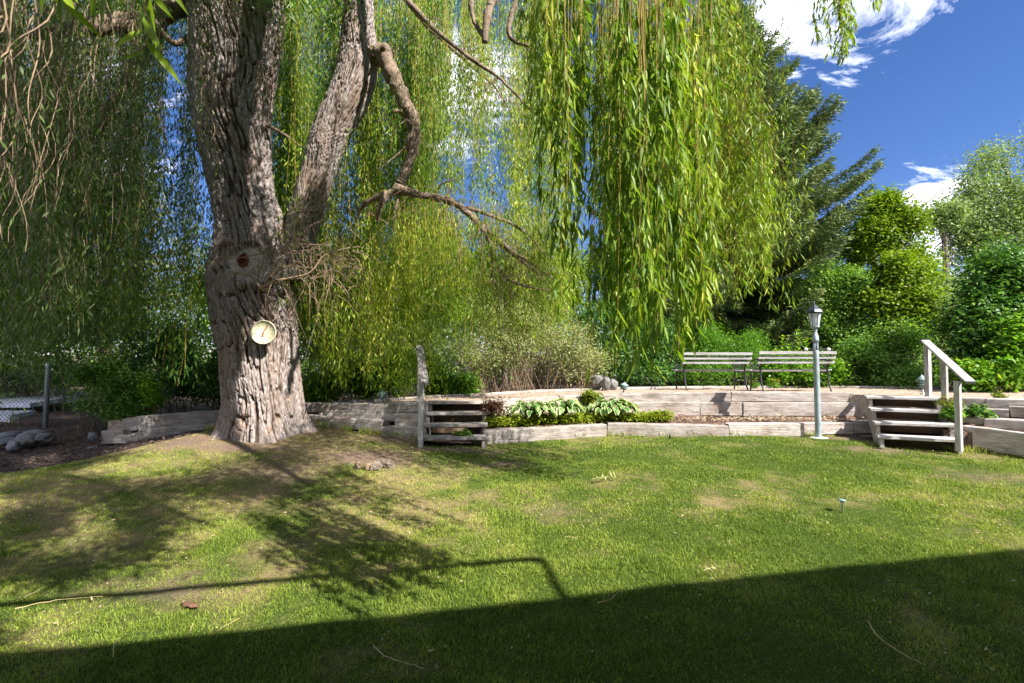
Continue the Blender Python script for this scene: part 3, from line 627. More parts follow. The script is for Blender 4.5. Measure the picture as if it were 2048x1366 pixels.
for (u, Yb, yaw, lab) in ((1431, 10.45, math.radians(3.5), 'slatted park bench half hidden by hanging willow leaves, further from the lamp post'), (1590, 9.75, math.radians(-1), 'slatted park bench behind the lamp post, with a rod lying on its backrest')):
    x = (u - 1024) / 1000 * Yb; c = np.array([x, Yb, float(deck_z(x)) - .01])
    r = thing('park_bench', lab, 'bench', c, 'park benches on the terrace'); bench_parts(r, c, yaw)
    BR = (c, yaw)
c = BR[0]
a = c + [.17, -.08, .825]; b = c + [.60, -.09, .823]
rd = thing('rod', 'dark rod with two white ball ends lying on the bench backrest', 'rod', (a + b) / 2)
MB().add(*tube1([a, b], .013, 8)).build('shaft', M['iron'], rd, True)
for p in (a, b): MB().add(*ico_blob(p, (.036, .032, .032), 2, .05)).build('ball_end', M['white'], rd, True)
# ---------------------------------------------------------------- path lights
def path_light(label, p, tilt, h=.2, s=1.0):
    p = np.asarray(p, float); R = np.array(Matrix.Rotation(tilt, 3, 'Y')); q = lambda pr: ((lathe(pr, 18)[0] * s) @ R.T + p, lathe(pr, 18)[1])
    t = thing('path_light', label, 'path light', p, 'tiered path lights')
    MB().add(*q([(.045, -.03), (.045, .012), (.014, .02), (.012, h * .45)])).build('stake', M['galv'], t, True)
    for k, (z, r) in enumerate(((.45, .055), (.58, .075), (.71, .08))):
        MB().add(*q([(.03, z * h), (r, z * h - .006), (r + .004, z * h), (.03, z * h + .022)])).build('tier', M['verdigris'], t, True)
    MB().add(*q([(.028, .42 * h), (.028, .9 * h)])).build('diffuser', M['white'], t, True)
    MB().add(*q([(.03, .83 * h), (.082, .83 * h - .006), (.082, .83 * h), (.055, .95 * h), (.02, 1.06 * h), (.006, 1.14 * h), (0, 1.15 * h)])).build('dome', M['verdigris'], t, True)
p = P(765, 803, 7.85); path_light('tiered green path light on the timber wall right of the willow trunk', (p[0], p[1], float(deck_z(p[0])) + .02), 0, .19)
p = P(1246, 786, 8.75); path_light('crooked tiered path light standing on the terrace left of the benches', (p[0], p[1], float(deck_z(p[0])) + .0), .16, .2, .95)
p = P(1846, 789, 8.6); path_light('tiered path light half hidden behind the tallest handrail post', (p[0], p[1], float(deck_z(p[0]))), -.03, .30, 1.0)
# sprinkler riser on lawn
p = P(1684, 1011, 4.5); p[2] = gz(p[0], p[1]) - .01
t = thing('sprinkler', 'small white pipe sprinkler with a disc head standing in the lawn', 'sprinkler', p)
MB().add(*lathe([(.010, -.03), (.010, .088), (.015, .09), (.015, .105), (.010, .106)], 12, p)).build('pipe', M['white'], t, True)
V, Fc = lathe([(.0, -.006), (.030, -.006), (.034, .001), (.028, .008), (.0, .009)], 16); V = V @ np.array(Matrix.Rotation(.18, 3, 'Y')).T + p + [0, 0, .116]
MB().add(V, Fc).build('head', M['verdigris'], t, True)
# ---------------------------------------------------------------- willow trunk
YT = 7.35
def trunk_mesh(prof, NR, NS, amp, fq, seed, base_flare=0, knot=None, bump=None, tw=.2):
    prof = np.asarray(prof, float)   # (v, uL, uR, Y)
    cs, rs = [], []
    for v, l, r, Yc in prof:
        if base_flare: q = 9 * sstep(480, 380, v) + 3; l, r = l + q, r - q     # leave room for the bark relief
        a, b = P(l, v, Yc), P(r, v, Yc); cs.append((a + b) / 2); rs.append((b[0] - a[0]) / 2)
    pts, rad = smooth_path(np.array(cs), np.array(rs), NR)
    T = nrm(np.gradient(pts, axis=0)); ref = np.array([0, 1., 0]); A = nrm(np.cross(ref, T)); A = np.where((A[:, :1] < 0), -A, A); B = np.cross(T, A)
    th = np.arange(NS) / NS * 2 * PI
    dirs = np.cos(th)[None, :, None] * A[:, None] + np.sin(th)[None, :, None] * B[:, None]
    arc = np.concatenate([[0], np.cumsum(np.linalg.norm(np.diff(pts, axis=0), axis=1))])
    R = np.repeat(rad[:, None], NS, 1); s = np.repeat(arc[:, None], NS, 1); TH_ = th[None] + tw * s + .12 * noise(np.stack([s * 1.2, 0 * s, 0 * s + seed], -1), 5)
    if base_flare:
        lob = .5 + .5 * np.sin(5 * th[None] + 1.3 + .8 * np.sin(2 * th[None])); R = R * (1 + base_flare * np.exp(-s / .30) * (.35 + lob) + .05 * np.exp(-s / 1.2) * lob)
    q = np.stack([np.cos(TH_) * .55, np.sin(TH_) * .55, s * .115], -1) * fq
    wp = np.stack([fbm(q * 1.3 + 3, 2, seed + 3), fbm(q * 1.3 + 9, 2, seed + 5), 0 * s], -1) * .24
    d1 = np.abs(noise(q + wp, seed)); d2 = np.abs(noise(q * 1.9 + wp + 4.4, seed + 1))
    big = fbm(np.stack([np.cos(th)[None] + 0 * s, np.sin(th)[None] + 0 * s, s * .8], -1) * 1.6, 3, seed + 8)
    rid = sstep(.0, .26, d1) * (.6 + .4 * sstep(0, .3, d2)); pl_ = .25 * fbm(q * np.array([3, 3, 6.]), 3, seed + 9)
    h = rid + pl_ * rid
    bare = np.zeros_like(s); rot = np.zeros_like(s); extra = np.zeros_like(s)
    pos = pts[:, None] + dirs * R[..., None]
    if knot is not None:
        front = pos[..., 1] < YT
        kx, kz = (pos[..., 0] - knot[0] - .05) / .30, (pos[..., 2] - knot[2] + .02) / .31; e = np.hypot(kx, kz) + .3 * fbm(pos * 4, 3, 61)
        bare = sstep(1.0, .72, e) * front; extra = extra + .028 * np.exp(-((e - .98) / .16) ** 2) * front + .03 * sstep(1, .4, e) * front
        hx, hz = (pos[..., 0] - knot[0] + .01) / .085, (pos[..., 2] - knot[2] - .02) / .115; e2 = np.hypot(hx, hz) + .2 * fbm(pos * 9, 3, 62)
        rot = sstep(1.1, .75, e2) * front; extra = extra - .06 * sstep(.9, .3, e2) * front
        k2 = (P(452, 488, 6.8)); e3 = np.hypot((pos[..., 0] - k2[0]) / .13, (pos[..., 2] - k2[2]) / .05); extra = extra + .03 * np.exp(-e3 ** 2) * front; rot = np.maximum(rot, .6 * sstep(1.1, .7, e3) * front)
    h = h * (1 - .92 * bare)
    disp = amp * (h - .7) + .05 * rad[:, None] * big + extra
    pos = pos + dirs * disp[..., None]
    ix = np.arange(NR * NS).reshape(NR, NS); nx = np.roll(ix, -1, 1)
    mb = MB().add(pos.reshape(-1, 3), [np.stack([ix[:-1], nx[:-1], nx[1:], ix[1:]], -1).reshape(-1, 4), np.array([ix[0][::-1], ix[-1]])], 0, np.clip(h, 0, 1).ravel())
    return mb, {'bare': bare.ravel(), 'rot': rot.ravel()}
base = np.array([TREE[0], TREE[1], gz(TREE[0], TREE[1])])
willow = thing('willow_tree', 'huge old weeping willow with furrowed trunk and long hanging leafy curtains', 'tree', base)
KN = P(488, 524, 6.8)
mb, ex_ = trunk_mesh([(905, 450, 618, YT), (870, 455, 610, YT), (840, 459, 603, YT), (800, 460, 600, YT), (750, 452, 596, YT), (700, 446, 592, YT), (650, 434, 590, YT), (610, 426, 588, YT), (570, 423, 588, YT), (530, 430, 590, YT), (490, 436, 584, YT), (450, 434, 568, YT), (400, 421, 555, YT), (350, 409, 549, YT), (300, 399, 546, YT), (250, 388, 546, YT), (200, 382, 548, YT), (150, 380, 554, YT), (100, 379, 561, YT), (50, 377, 567, YT), (-10, 376, 572, YT), (-120, 382, 560, YT), (-260, 400, 545, YT)], 860, 420, .058, 25.0, 3, .55, KN)
mb.build('trunk', M['bark'], willow, True, extra=ex_)
def limb(prof, NR, NS, amp, fq, seed, name='limb'):
    mb, e = trunk_mesh(prof, NR, NS, amp, fq, seed, tw=.15); return mb.build(name, M['bark'], willow, True, extra=e)
limb([(560, 560, 610, YT), (500, 568, 622, YT), (440, 577, 638, YT), (400, 588, 650, YT - .02), (350, 603, 665, YT - .04), (300, 616, 684, YT - .06), (250, 634, 706, YT - .08), (200, 656, 733, YT - .1), (150, 673, 751, YT - .1), (100, 681, 753, YT - .1), (50, 686, 746, YT - .1), (0, 690, 744, YT - .1), (-120, 690, 735, YT), (-260, 700, 735, YT)], 440, 200, .032, 28.0, 13)
def branch(pts, rad, ns=14, res=60, name='branch', jit=.012, mat='branchbark', parent=None):
    p, r = smooth_path(np.array(pts), np.array(rad), res)
    p = p + jit * fbm(p * 4, 3, 5)[:, None] * np.array([1, 1, .6])
    r = r * (1 + .22 * noise(p * 7, 31)) if ns > 8 else r
    V, Fc = tube1(p, r, ns); c = np.repeat(p, ns, 0); k = .76 + .46 * np.abs(noise(V * np.array([22, 22, 8]), 4))
    V = c + (V - c) * k[:, None]
    return MB().add(V, Fc, 0, np.clip((k - .75) * 3.5, 0, 1)).build(name, M[mat], parent or willow, True)
Q = lambda l: [P(*x) for x in l]
branch(Q([(728, 130, 7.2), (765, 105, 7.1), (782, 150, 7.0), (803, 190, 7.0), (824, 235, 7.0), (826, 285, 7.0), (814, 340, 7.0), (796, 380, 7.0)]), [.14, .135, .125, .11, .095, .085, .075, .07], 18, 90, jit=.035)
branch(Q([(796, 378, 7.0), (830, 388, 6.95), (890, 400, 6.9), (935, 425, 6.8), (970, 460, 6.8), (1000, 490, 6.8)]), [.07, .06, .052, .046, .038, .028], 12, 60, jit=.03)
branch(Q([(930, 415, 6.8), (975, 428, 6.9), (1020, 447, 7.0), (1060, 475, 7.0), (1100, 520, 7.0)]), [.034, .03, .026, .02, .008], 8, jit=.03)
branch(Q([(985, 470, 6.8), (1020, 500, 6.7), (1060, 525, 6.7), (1110, 560, 6.7)]), [.04, .03, .022, .01], 8)
branch(Q([(975, 465, 6.8), (990, 520, 6.9), (1010, 555, 6.9), (1060, 575, 6.9), (1100, 580, 6.9)]), [.04, .03, .025, .018, .008], 8)
branch(Q([(960, 450, 6.8), (985, 500, 6.6), (985, 550, 6.6), (1010, 600, 6.6)]), [.035, .028, .02, .008], 8)
branch(Q([(1000, 490, 6.8), (1040, 520, 6.7), (1075, 545, 6.7), (1090, 550, 6.7)]), [.03, .024, .016, .008], 8)
branch(Q([(800, 375, 7.0), (772, 395, 7.0), (758, 418, 7.0), (756, 445, 7.05)]), [.075, .055, .045, .02], 10)
branch(Q([(790, 384, 7.0), (755, 395, 7.0), (725, 412, 7.1), (712, 440, 7.15)]), [.06, .05, .04, .02], 10)
branch(Q([(800, 384, 7.0), (792, 420, 7.0), (790, 445, 7.0)]), [.03, .02, .01], 8)
branch(Q([(410, -20, 7.4), (350, 15, 7.0), (285, 38, 6.6), (225, 48, 6.3), (150, 55, 6.0), (60, 70, 5.6)]), [.16, .15, .13, .12, .10, .06], 14)
branch(Q([(300, 35, 6.6), (345, 85, 6.8), (380, 75, 7.2)]), [.05, .045, .05], 8)
branch(Q([(95, 380, 7.5), (150, 300, 7.4), (210, 240, 7.3), (280, 120, 7.2), (330, 20, 7.2), (380, -60, 7.3)]), [.05, .08, .09, .11, .12, .13], 12)
branch(Q([(700, -60, 7.2), (790, -20, 6.6), (870, 60, 6.2), (960, 130, 5.8), (1010, 165, 5.6), (1050, 210, 5.4), (1085, 225, 5.3)]), [.07, .05, .034, .024, .018, .012, .006], 8, jit=.03)
branch(Q([(810, 0, 6.8), (860, 60, 6.7), (930, 120, 6.6), (1000, 190, 6.5), (1060, 300, 6.4)]), [.03, .026, .018, .012, .005], 8, jit=.03)
branch(Q([(1010, -60, 5.0), (985, 0, 4.9), (975, 40, 4.8), (970, 85, 4.8)]), [.05, .05, .045, .035], 10)
branch(Q([(940, -40, 5.0), (945, 30, 5.0), (968, 75, 4.9)]), [.03, .025, .02], 8)
branch(Q([(1040, -30, 5.2), (1020, 70, 5.2), (1085, 100, 5.1), (1130, 125, 5.0)]), [.03, .025, .02, .01], 8)
branch(Q([(815, 232, 6.98), (800, 222, 6.9), (786, 224, 6.86)]), [.05, .035, .028], 9, 14)
branch(Q([(770, 120, 7.1), (772, 100, 7.0), (764, 92, 6.95)]), [.09, .07, .05], 12, 16)
branch(Q([(822, 285, 7.0), (800, 305, 7.0), (770, 330, 7.0), (745, 345, 7.0)]), [.03, .018, .010, .004], 7)
branch(Q([(868, 397, 6.92), (880, 370, 6.9), (905, 360, 6.9), (930, 352, 6.9)]), [.03, .018, .010, .004], 7)
branch(Q([(535, 250, 7.3), (570, 270, 7.4), (610, 300, 7.5)]), [.035, .025, .012], 8)
# limbs reaching overhead, beyond the top of the frame, that carry the near curtains
branch([(-3.6, 7.3, 7.6), (-2.5, 6.0, 8.2), (-1.0, 4.6, 7.6), (.4, 3.4, 6.6), (1.2, 2.7, 5.4), (1.5, 2.3, 4.6)], [.22, .18, .15, .10, .06, .02], 12)
branch([(-3.4, 7.3, 7.8), (-1.6, 6.9, 8.8), (.6, 6.0, 8.6), (2.2, 5.2, 7.4), (3.0, 4.7, 6.0)], [.2, .16, .12, .07, .02], 12)
branch([(-3.9, 7.2, 7.0), (-4.2, 5.4, 7.6), (-3.6, 3.4, 7.0), (-2.4, 1.8, 5.8), (-1.2, .9, 4.8)], [.2, .16, .12, .08, .03], 12)
branch([(-4.0, 7.3, 6.6), (-5.6, 6.4, 7.6), (-7.0, 5.2, 7.2), (-8, 4.2, 6.0)], [.18, .14, .1, .04], 10)
# ---------------------------------------------------------------- hanging curtains
ZT = np.array([0, 0, 1.])
def curtain(n, u, Y, vt, vb, sp, ll, lw, mats, hi=False, sway=.1, rb=(.2, .9), s0=(0, .15), jit=.03, wind=0., stem=.002, name='crown', K=9, tint=(0, 0), clump=.6, seedf=None, spread=(.25, .9), dens=None, parent=None, spray=0, bundle=8, bw=.11, btone=.2, wob=.03):
    """strands hanging from vt down to about vb (photo rows), filling a real depth range Y"""
    us = rng.uniform(u[0], u[1], n); Ys = rng.uniform(Y[0], Y[1], n)
    bt = np.zeros(n)
    if bundle > 1:
        nb_ = max(1, n // bundle); q = rng.integers(0, nb_, n); cu_ = rng.uniform(u[0], u[1], nb_)[q]; cy_ = rng.uniform(Y[0], Y[1], nb_)[q]
        us = cu_ + rng.normal(0, bw, n) * 1000 / cy_; Ys = cy_ + rng.normal(0, bw, n); bt = rng.normal(0, 1, nb_)[q]; bl_ = rng.normal(0, 1, nb_)[q]
    if seedf is not None: us = us + seedf * fbm(np.stack([us * .02, Ys], -1), 2, 19)
    cl_ = fbm(np.stack([us * .012, Ys * 1.2], -1), 2, 77)
    vt_ = rng.uniform(vt[0], vt[1], n); vbv = (vb(us) if callable(vb) else np.full(n, vb)) - np.abs(rng.normal(0, 1, n)) * rb[0] * 160 + cl_ * rb[1] * 60 + (bl_ * rb[1] * 42 if bundle > 1 else 0)
    if dens is not None:
        ok = rng.random(n) < dens(us); us, Ys, vt_, vbv, bt = us[ok], Ys[ok], vt_[ok], vbv[ok], bt[ok]; n = len(us)
    ok = vbv > vt_ + 30; us, Ys, vt_, vbv, bt = us[ok], Ys[ok], vt_[ok], vbv[ok], bt[ok]; n = len(us)
    top = np.array([P(a, b, c) for a, b, c in zip(us, vt_, Ys)]); zb = np.array([P(a, b, c)[2] for a, b, c in zip(us, vbv, Ys)])
    t = np.linspace(0, 1, K)[None, :, None]; a = rng.uniform(0, 2 * PI, n); dr = np.stack([np.cos(a), np.sin(a), 0 * a], -1)[:, None]
    L = (top[:, 2] - zb)[:, None, None]
    pth = top[:, None] - ZT * L * t + dr * sway * np.minimum(L, 2.5) * (t ** 1.4) * rng.uniform(.2, 1, (n, 1, 1))
    ph = rng.uniform(0, 6, (n, 1, 1)); pth = pth + np.roll(dr, 1, -1) * wob * np.sin(t * 7 * (1 + wob * 6) + ph) * np.array([1, 1, 0]) + np.array([wind, 0, 0]) * t ** 2
    mb = MB()
    V, Fc = tubes(pth, np.repeat(stem * (1.25 - .8 * np.linspace(0, 1, K))[None], n, 0), 3); mb.add(V, Fc, 1, .5)
    sl = rng.uniform(s0[0], s0[1], n); cnt = np.maximum(2, ((L[:, 0, 0] * (1 - sl)) / sp).astype(int))
    si = np.repeat(np.arange(n), cnt); f = rng.random(len(si)); f = sl[si] + (1 - sl[si]) * f
    if spray:
        Ls_ = L[si, 0, 0]; kq = np.round(f * Ls_ / spray + .37 * si); f = np.clip((kq - .37 * si) * spray / Ls_ + rng.normal(0, .2, len(f)) * spray / Ls_, .02, 1)
    # leaves thin out in places along each strand
    keep = rng.random(len(si)) < np.clip(1 + clump * 1.6 * noise(np.stack([si * 3.7, f * L[si, 0, 0] * 2.2, 0 * f], -1), 6), .15, 1); si, f = si[keep], f[keep]
    g_ = f * (K - 1); i0 = np.clip(g_.astype(int), 0, K - 2); w_ = (g_ - i0)[:, None]
    b = pth[si, i0] * (1 - w_) + pth[si, i0 + 1] * w_; N = len(si)
    b = b + rng.normal(0, jit, (N, 3)) * np.array([1, 1, .6])
    a = rng.uniform(0, 2 * PI, N); out = rng.uniform(spread[0], spread[1], N)
    d = np.stack([np.cos(a) * out, np.sin(a) * out, -np.ones(N)], -1)
    hz = np.stack([np.cos(a), np.sin(a), .5 + 0 * a], -1) + rng.normal(0, .35, (N, 3))
    Ls = ll * rng.uniform(.55, 1.2, N); V, Fc, k = leaves(b, d, Ls, lw * rng.uniform(.7, 1.25, N), side=np.cross(d, np.cross(hz, d)) if hi else None, hi=hi)
    tone = np.clip(.42 + tint[0] + (bt * btone * .6)[si] + rng.normal(0, .17, n)[si] * .6 + rng.normal(0, .16, N) + .12 * cl_[np.minimum(si, len(cl_) - 1)], 0, 1)
    mb.add(V, Fc, 0, np.repeat(tone, k))
    return mb.build(name, mats, parent or willow, hi)
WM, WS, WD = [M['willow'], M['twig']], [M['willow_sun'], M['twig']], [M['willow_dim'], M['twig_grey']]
ip = lambda xs, ys: (lambda u: np.interp(u, xs, ys))
# behind the trunk, centre: leafy wall with a sky gap at 880-1080
gap = lambda u: np.interp(u, [560, 860, 890, 940, 1000, 1060, 1100], [1, 1, .72, .52, .54, .72, 1])
curtain(420, (540, 1100), (8.2, 11), (-120, -30), ip([540, 700, 850, 880, 960, 1060, 1100], [560, 520, 480, 370, 320, 420, 500]), .017, .105, .018, WM, sway=.12, jit=.055, spray=.19, rb=(.5, 1.2), dens=gap, tint=(.12, 0))
curtain(300, (560, 1130), (7.2, 9.4), (-80, 420), ip([560, 700, 900, 1000, 1130], [690, 700, 660, 640, 600]), .017, .105, .018, WS, sway=.16, jit=.055, spray=.19, rb=(.35, 1.2), dens=lambda u: np.interp(u, [560, 900, 930, 1040, 1130], [1, .9, .6, .65, .95]), tint=(.1, 0))
curtain(300, (590, 1120), (7.4, 9.4), (395, 540), ip([590, 750, 900, 1120], [720, 730, 700, 660]), .014, .10, .017, WS, sway=.3, jit=.06, spray=.17, rb=(.35, 1.2), tint=(-.02, 0))
curtain(150, (760, 900), (7.4, 8.6), (-80, 250), ip([760, 900], [470, 330]), .018, .105, .017, WM, sway=.12, jit=.05, rb=(.5, 1))
curtain(150, (800, 1110), (6.3, 6.95), (395, 500), ip([800, 900, 1000, 1110], [600, 640, 660, 640]), .016, .095, .014, WS, sway=.2, jit=.05, rb=(.8, 1.2), spray=.15, bundle=6)
curtain(70, (840, 1100), (5.6, 6.8), (-80, 120), ip([840, 1100], [330, 400]), .02, .095, .014, WS, sway=.12, jit=.04, rb=(.9, 1.2), spray=.15, bundle=5)
# left: deep shaded curtain
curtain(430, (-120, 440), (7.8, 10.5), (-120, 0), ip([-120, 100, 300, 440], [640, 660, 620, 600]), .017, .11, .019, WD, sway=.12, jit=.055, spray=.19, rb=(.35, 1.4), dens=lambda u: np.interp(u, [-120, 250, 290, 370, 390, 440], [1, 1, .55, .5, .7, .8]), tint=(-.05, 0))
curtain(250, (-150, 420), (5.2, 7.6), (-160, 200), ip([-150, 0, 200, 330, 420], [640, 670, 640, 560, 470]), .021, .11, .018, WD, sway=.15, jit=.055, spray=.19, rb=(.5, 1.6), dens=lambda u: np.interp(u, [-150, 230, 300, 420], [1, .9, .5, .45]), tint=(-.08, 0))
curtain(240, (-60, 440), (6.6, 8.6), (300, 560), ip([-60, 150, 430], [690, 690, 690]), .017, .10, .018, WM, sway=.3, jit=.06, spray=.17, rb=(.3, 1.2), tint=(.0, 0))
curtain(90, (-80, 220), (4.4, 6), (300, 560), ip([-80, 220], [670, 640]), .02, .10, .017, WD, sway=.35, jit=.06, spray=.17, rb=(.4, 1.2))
# left foreground: nearly bare brown vines
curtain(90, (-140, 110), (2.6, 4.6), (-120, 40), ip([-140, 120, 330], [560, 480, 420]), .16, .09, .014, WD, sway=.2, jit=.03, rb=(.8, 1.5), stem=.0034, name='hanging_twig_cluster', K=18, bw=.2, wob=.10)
curtain(24, (90, 440), (3.4, 6.2), (-120, 100), ip([90, 440], [520, 420]), .3, .09, .014, WD, sway=.22, jit=.03, rb=(.9, 1.5), stem=.003, name='crown', K=18, bw=.2, wob=.10)  # more nearly bare hanging twigs, kept under the crown part name
# right: bright near curtains, each strand bundle a part of its own
NB = [(1090, 3.0, 250), (1120, 2.7, 460), (1060, 3.4, 330), (1150, 2.6, 300), (1180, 2.3, 520), (1215, 2.1, 735), (1240, 2.2, 725), (1262, 2.0, 740), (1290, 2.1, 735), (1312, 2.3, 690), (1330, 2.2, 715), (1352, 2.4, 700), (1375, 2.5, 640), (1400, 2.6, 560), (1345, 2.1, 430), (1205, 2.6, 640), (1275, 2.7, 600), (1385, 2.4, 700), (1160, 2.1, 620), (1110, 2.2, 560), (1300, 1.9, 560), (1235, 1.9, 600)]
for (u, Yc, vb) in NB:
    for kk_ in range(2):
        du = rng.uniform(-26, 26); dy = rng.uniform(-.1, .3)
        curtain(int(rng.integers(3, 7)), (u + du - 13, u + du + 13), (Yc + dy - .08, Yc + dy + .12), (-120, -40), vb - kk_ * rng.uniform(30, 260), .0155, .098, .0125, WS, hi=True, sway=.06, jit=.014, rb=(.6, .3), s0=(.05, .45), stem=.0015, name='hanging_branch', K=14, clump=.9, bundle=1, spread=(.15, .8), tint=(rng.uniform(-.12, .1), 0), spray=.13)
curtain(165, (1060, 1495), (3.4, 5.2), (-120, 120), ip([1060, 1200, 1400, 1530], [330, 460, 440, 330]), .017, .095, .0135, WS, sway=.08, jit=.03, rb=(.9, 1.5), tint=(.0, 0), spray=.16, clump=.9)
curtain(130, (1230, 1505), (3.8, 5.4), (-120, 150), ip([1230, 1400, 1500, 1560], [560, 540, 520, 400]), .020, .095, .0135, WS, sway=.07, jit=.03, rb=(.8, 1.2), tint=(.12, 0), stem=.0024, spray=.15, clump=.9)
curtain(95, (1450, 1575), (4.2, 5.4), (120, 340), ip([1470, 1520, 1580], [560, 600, 560]), .022, .095, .0135, WS, sway=.07, jit=.03, rb=(.8, 1), tint=(.12, 0), stem=.0026, spray=.15, clump=.9)
curtain(60, (1360, 1590), (4.2, 5.4), (180, 330), ip([1330, 1590], [640, 600]), .05, .10, .016, WS, sway=.07, jit=.02, rb=(.5, 1), tint=(.15, 0), stem=.003, s0=(.3, .7))
for (u, v, Yc, n_) in ((1636, 105, 4.0, 5), (1682, 125, 3.8, 12), (1660, 30, 3.9, 4), (1595, 18, 4.0, 4), (1750, 30, 4.1, 4), (1385, 690, 2.5, 3)):
    curtain(n_, (u - 14, u + 14), (Yc, Yc + .15), (-140, -60) if v < 300 else (430, 500), v, .018, .085, .015, WS, hi=True, sway=.04, jit=.012, bundle=1, rb=(.2, .1), s0=(.25, .4) if v > 60 else (0, .1), stem=.002, name='hanging_branch', K=10)
# leaves right in front of the lens, top left
def sprig(u0, v0, u1, v1, Yc, n, ll):
    a, b = P(u0, v0, Yc), P(u1, v1, Yc); pts = np.linspace(0, 1, 9)[:, None]; p = a + (b - a) * pts + np.array([.012, .01, 0]) * np.sin(pts * 5)
    mb = MB(); mb.add(*tube1(p, np.linspace(.0016, .0007, 9), 6), 1, .5)
    k = np.linspace(.1, 1, n); q = a + (b - a) * k[:, None]; s_ = np.where(np.arange(n) % 2, 1, -1)
    d = np.stack([s_ * rng.uniform(.3, .9, n), rng.normal(0, .5, n), -rng.uniform(.6, 1.1, n)], -1)
    V, Fc, kk = leaves(q, d, ll * rng.uniform(.8, 1.2, n), ll * .16, side=np.stack([rng.normal(0, .3, n), -np.ones(n), .3 * np.ones(n)], -1), hi=True, bend=.2)
    mb.add(V, Fc, 0, .35 + .3 * rng.random(len(V) // kk).repeat(kk)); mb.build('hanging_branch', WS, willow, True)
sprig(270, -90, 292, 100, 1.3, 9, .13); sprig(300, -120, 300, -10, 1.28, 5, .13); sprig(140, -110, 120, -20, 1.35, 6, .14); sprig(190, -120, 215, -40, 1.32, 5, .14); sprig(95, -130, 95, -30, 1.4, 4, .15)
# overhead crown above and outside the frame (throws the dappled shade on the lawn)
def crownmass(n, cx, cy, cz, sx, sy, sz, leaf, mats, per=42, gapf=.0, seed=0, ll=.10, lw=.017):
    c = rng.uniform(-1, 1, (n, 3)) * np.array([sx, sy, sz]) + np.array([cx, cy, cz])
    nz = fbm(c * .8 + seed, 3, 23); c = c[nz > gapf]; n = len(c)
    b = np.repeat(c, per, 0) + rng.normal(0, 1, (n * per, 3)) * np.array([.10, .10, .26])
    a = rng.uniform(0, 2 * PI, len(b)); d = np.stack([np.cos(a) * .6, np.sin(a) * .6, -np.ones(len(b))], -1)
    V, Fc, k = leaves(b, d, ll * rng.uniform(.6, 1.2, len(b)), lw)
    MB().add(V, Fc, 0, np.repeat(np.clip(rng.normal(.42, .2, len(b)), 0, 1), k)).build('crown', mats, willow)
def crownclumps(n, x, y, z, gap_, sig=.2, per=1100, seed=0):
    c = []
    for _ in range(n * 30):
        p = np.array([rng.uniform(*x), rng.uniform(*y), rng.uniform(*z)])
        w0 = p - np.array([-3.25, 6.75, 1.5]); w0 = w0 - sun_dir * w0.dot(sun_dir)
        if np.hypot(w0[0] * 1.0, w0[2]) < .95: continue     # leave the way open for sun on the trunk
        if all(np.hypot(*(p - q)[:2]) > gap_ for q in c): c.append(p)
        if len(c) >= n: break
    c = np.array(c); r = np.repeat(rng.uniform(.6, 1.4, len(c)), per)[:, None]; b = np.repeat(c, per, 0) + rng.normal(0, 1, (len(c) * per, 3)) * np.array([sig, sig, sig * 1.5]) * r
    a = rng.uniform(0, 2 * PI, len(b)); d = np.stack([np.cos(a) * .8, np.sin(a) * .8, -np.ones(len(b))], -1)
    V, Fc, k = leaves(b, d, .11 * rng.uniform(.6, 1.2, len(b)), .023); mb = MB().add(V, Fc, 0, np.repeat(np.clip(rng.normal(.42, .2, len(b)), 0, 1), k))
    for q in c:   # twig that carries the clump
        mb.add(*tube1([q + [0, 0, 1.2], q + [.1, .05, .4], q - [0, 0, .25]], [.012, .008, .003], 5), mat=1)
    mb.build('crown', WM, willow)
crownmass(3000, -5.2, 5.4, 7.6, 3.6, 2.6, .8, 0, WM, gapf=-.16, seed=1)
crownmass(700, -2.5, 9.2, 9.8, 5.5, 1.6, .8, 0, WM, gapf=.02, seed=5)
crownclumps(30, (-2.8, 1.6), (.3, 3.2), (4.9, 5.7), .62, sig=.17)
crownclumps(20, (-3.0, 1.9), (.6, 4.0), (6.0, 6.8), .75, sig=.16)
crownclumps(20, (-3.4, .4), (3.6, 5.6), (6.3, 7.4), .6, sig=.17)
crownclumps(20, (-5, -1.6), (-.4, 3.8), (4.8, 6), .72, sig=.17)
crownclumps(14, (-1.9, .3), (.0, 1.5), (3.9, 4.5), .5, sig=.13)
crownclumps(12, (-2.6, -.6), (3.9, 4.9), (5.75, 6.3), .45, sig=.16)
# knobbly boughs among the leaf clumps
branch([(-3.0, 3.4, 6.6), (-1.4, 2.4, 6.0), (.2, 1.7, 5.5), (1.5, 1.0, 5.1)], [.10, .07, .05, .02], 8)
branch([(-3.4, 3.6, 6.9), (-2.6, 1.8, 5.9), (-2.4, .4, 5.2)], [.10, .06, .03], 8)
# dead twig tangle on the trunk
def tangle(n, c, r, L, rad, name='dead_branch', updown=0.0, mat='twig_grey', K=9, out=None, curl=.5):
    st = np.asarray(c) + rng.normal(0, 1, (n, 3)) * np.asarray(r); d = rng.normal(size=(n, 3)) + (np.zeros(3) if out is None else np.asarray(out)); d = nrm(d)
    t = np.linspace(0, 1, K)[None, :, None]; Ls = L * rng.uniform(.4, 1.2, (n, 1, 1)); b = nrm(rng.normal(size=(n, 3)))
    p = st[:, None] + d[:, None] * t * Ls + b[:, None] * Ls * curl * t ** 2 + np.array([0, 0, updown]) * Ls * t ** 2 + rng.normal(0, .01, (n, K, 3))
    V, Fc = tubes(p, rad * (1.2 - np.linspace(0, 1, K))[None] * rng.uniform(.6, 1.3, (n, 1)), 4)
    return MB().add(V, Fc, 0, .5).build(name, M[mat], willow, True)
tangle(46, P(560, 520, 6.65), (.16, .06, .16), .8, .0065, out=(.6, -.7, .1), updown=-.15)
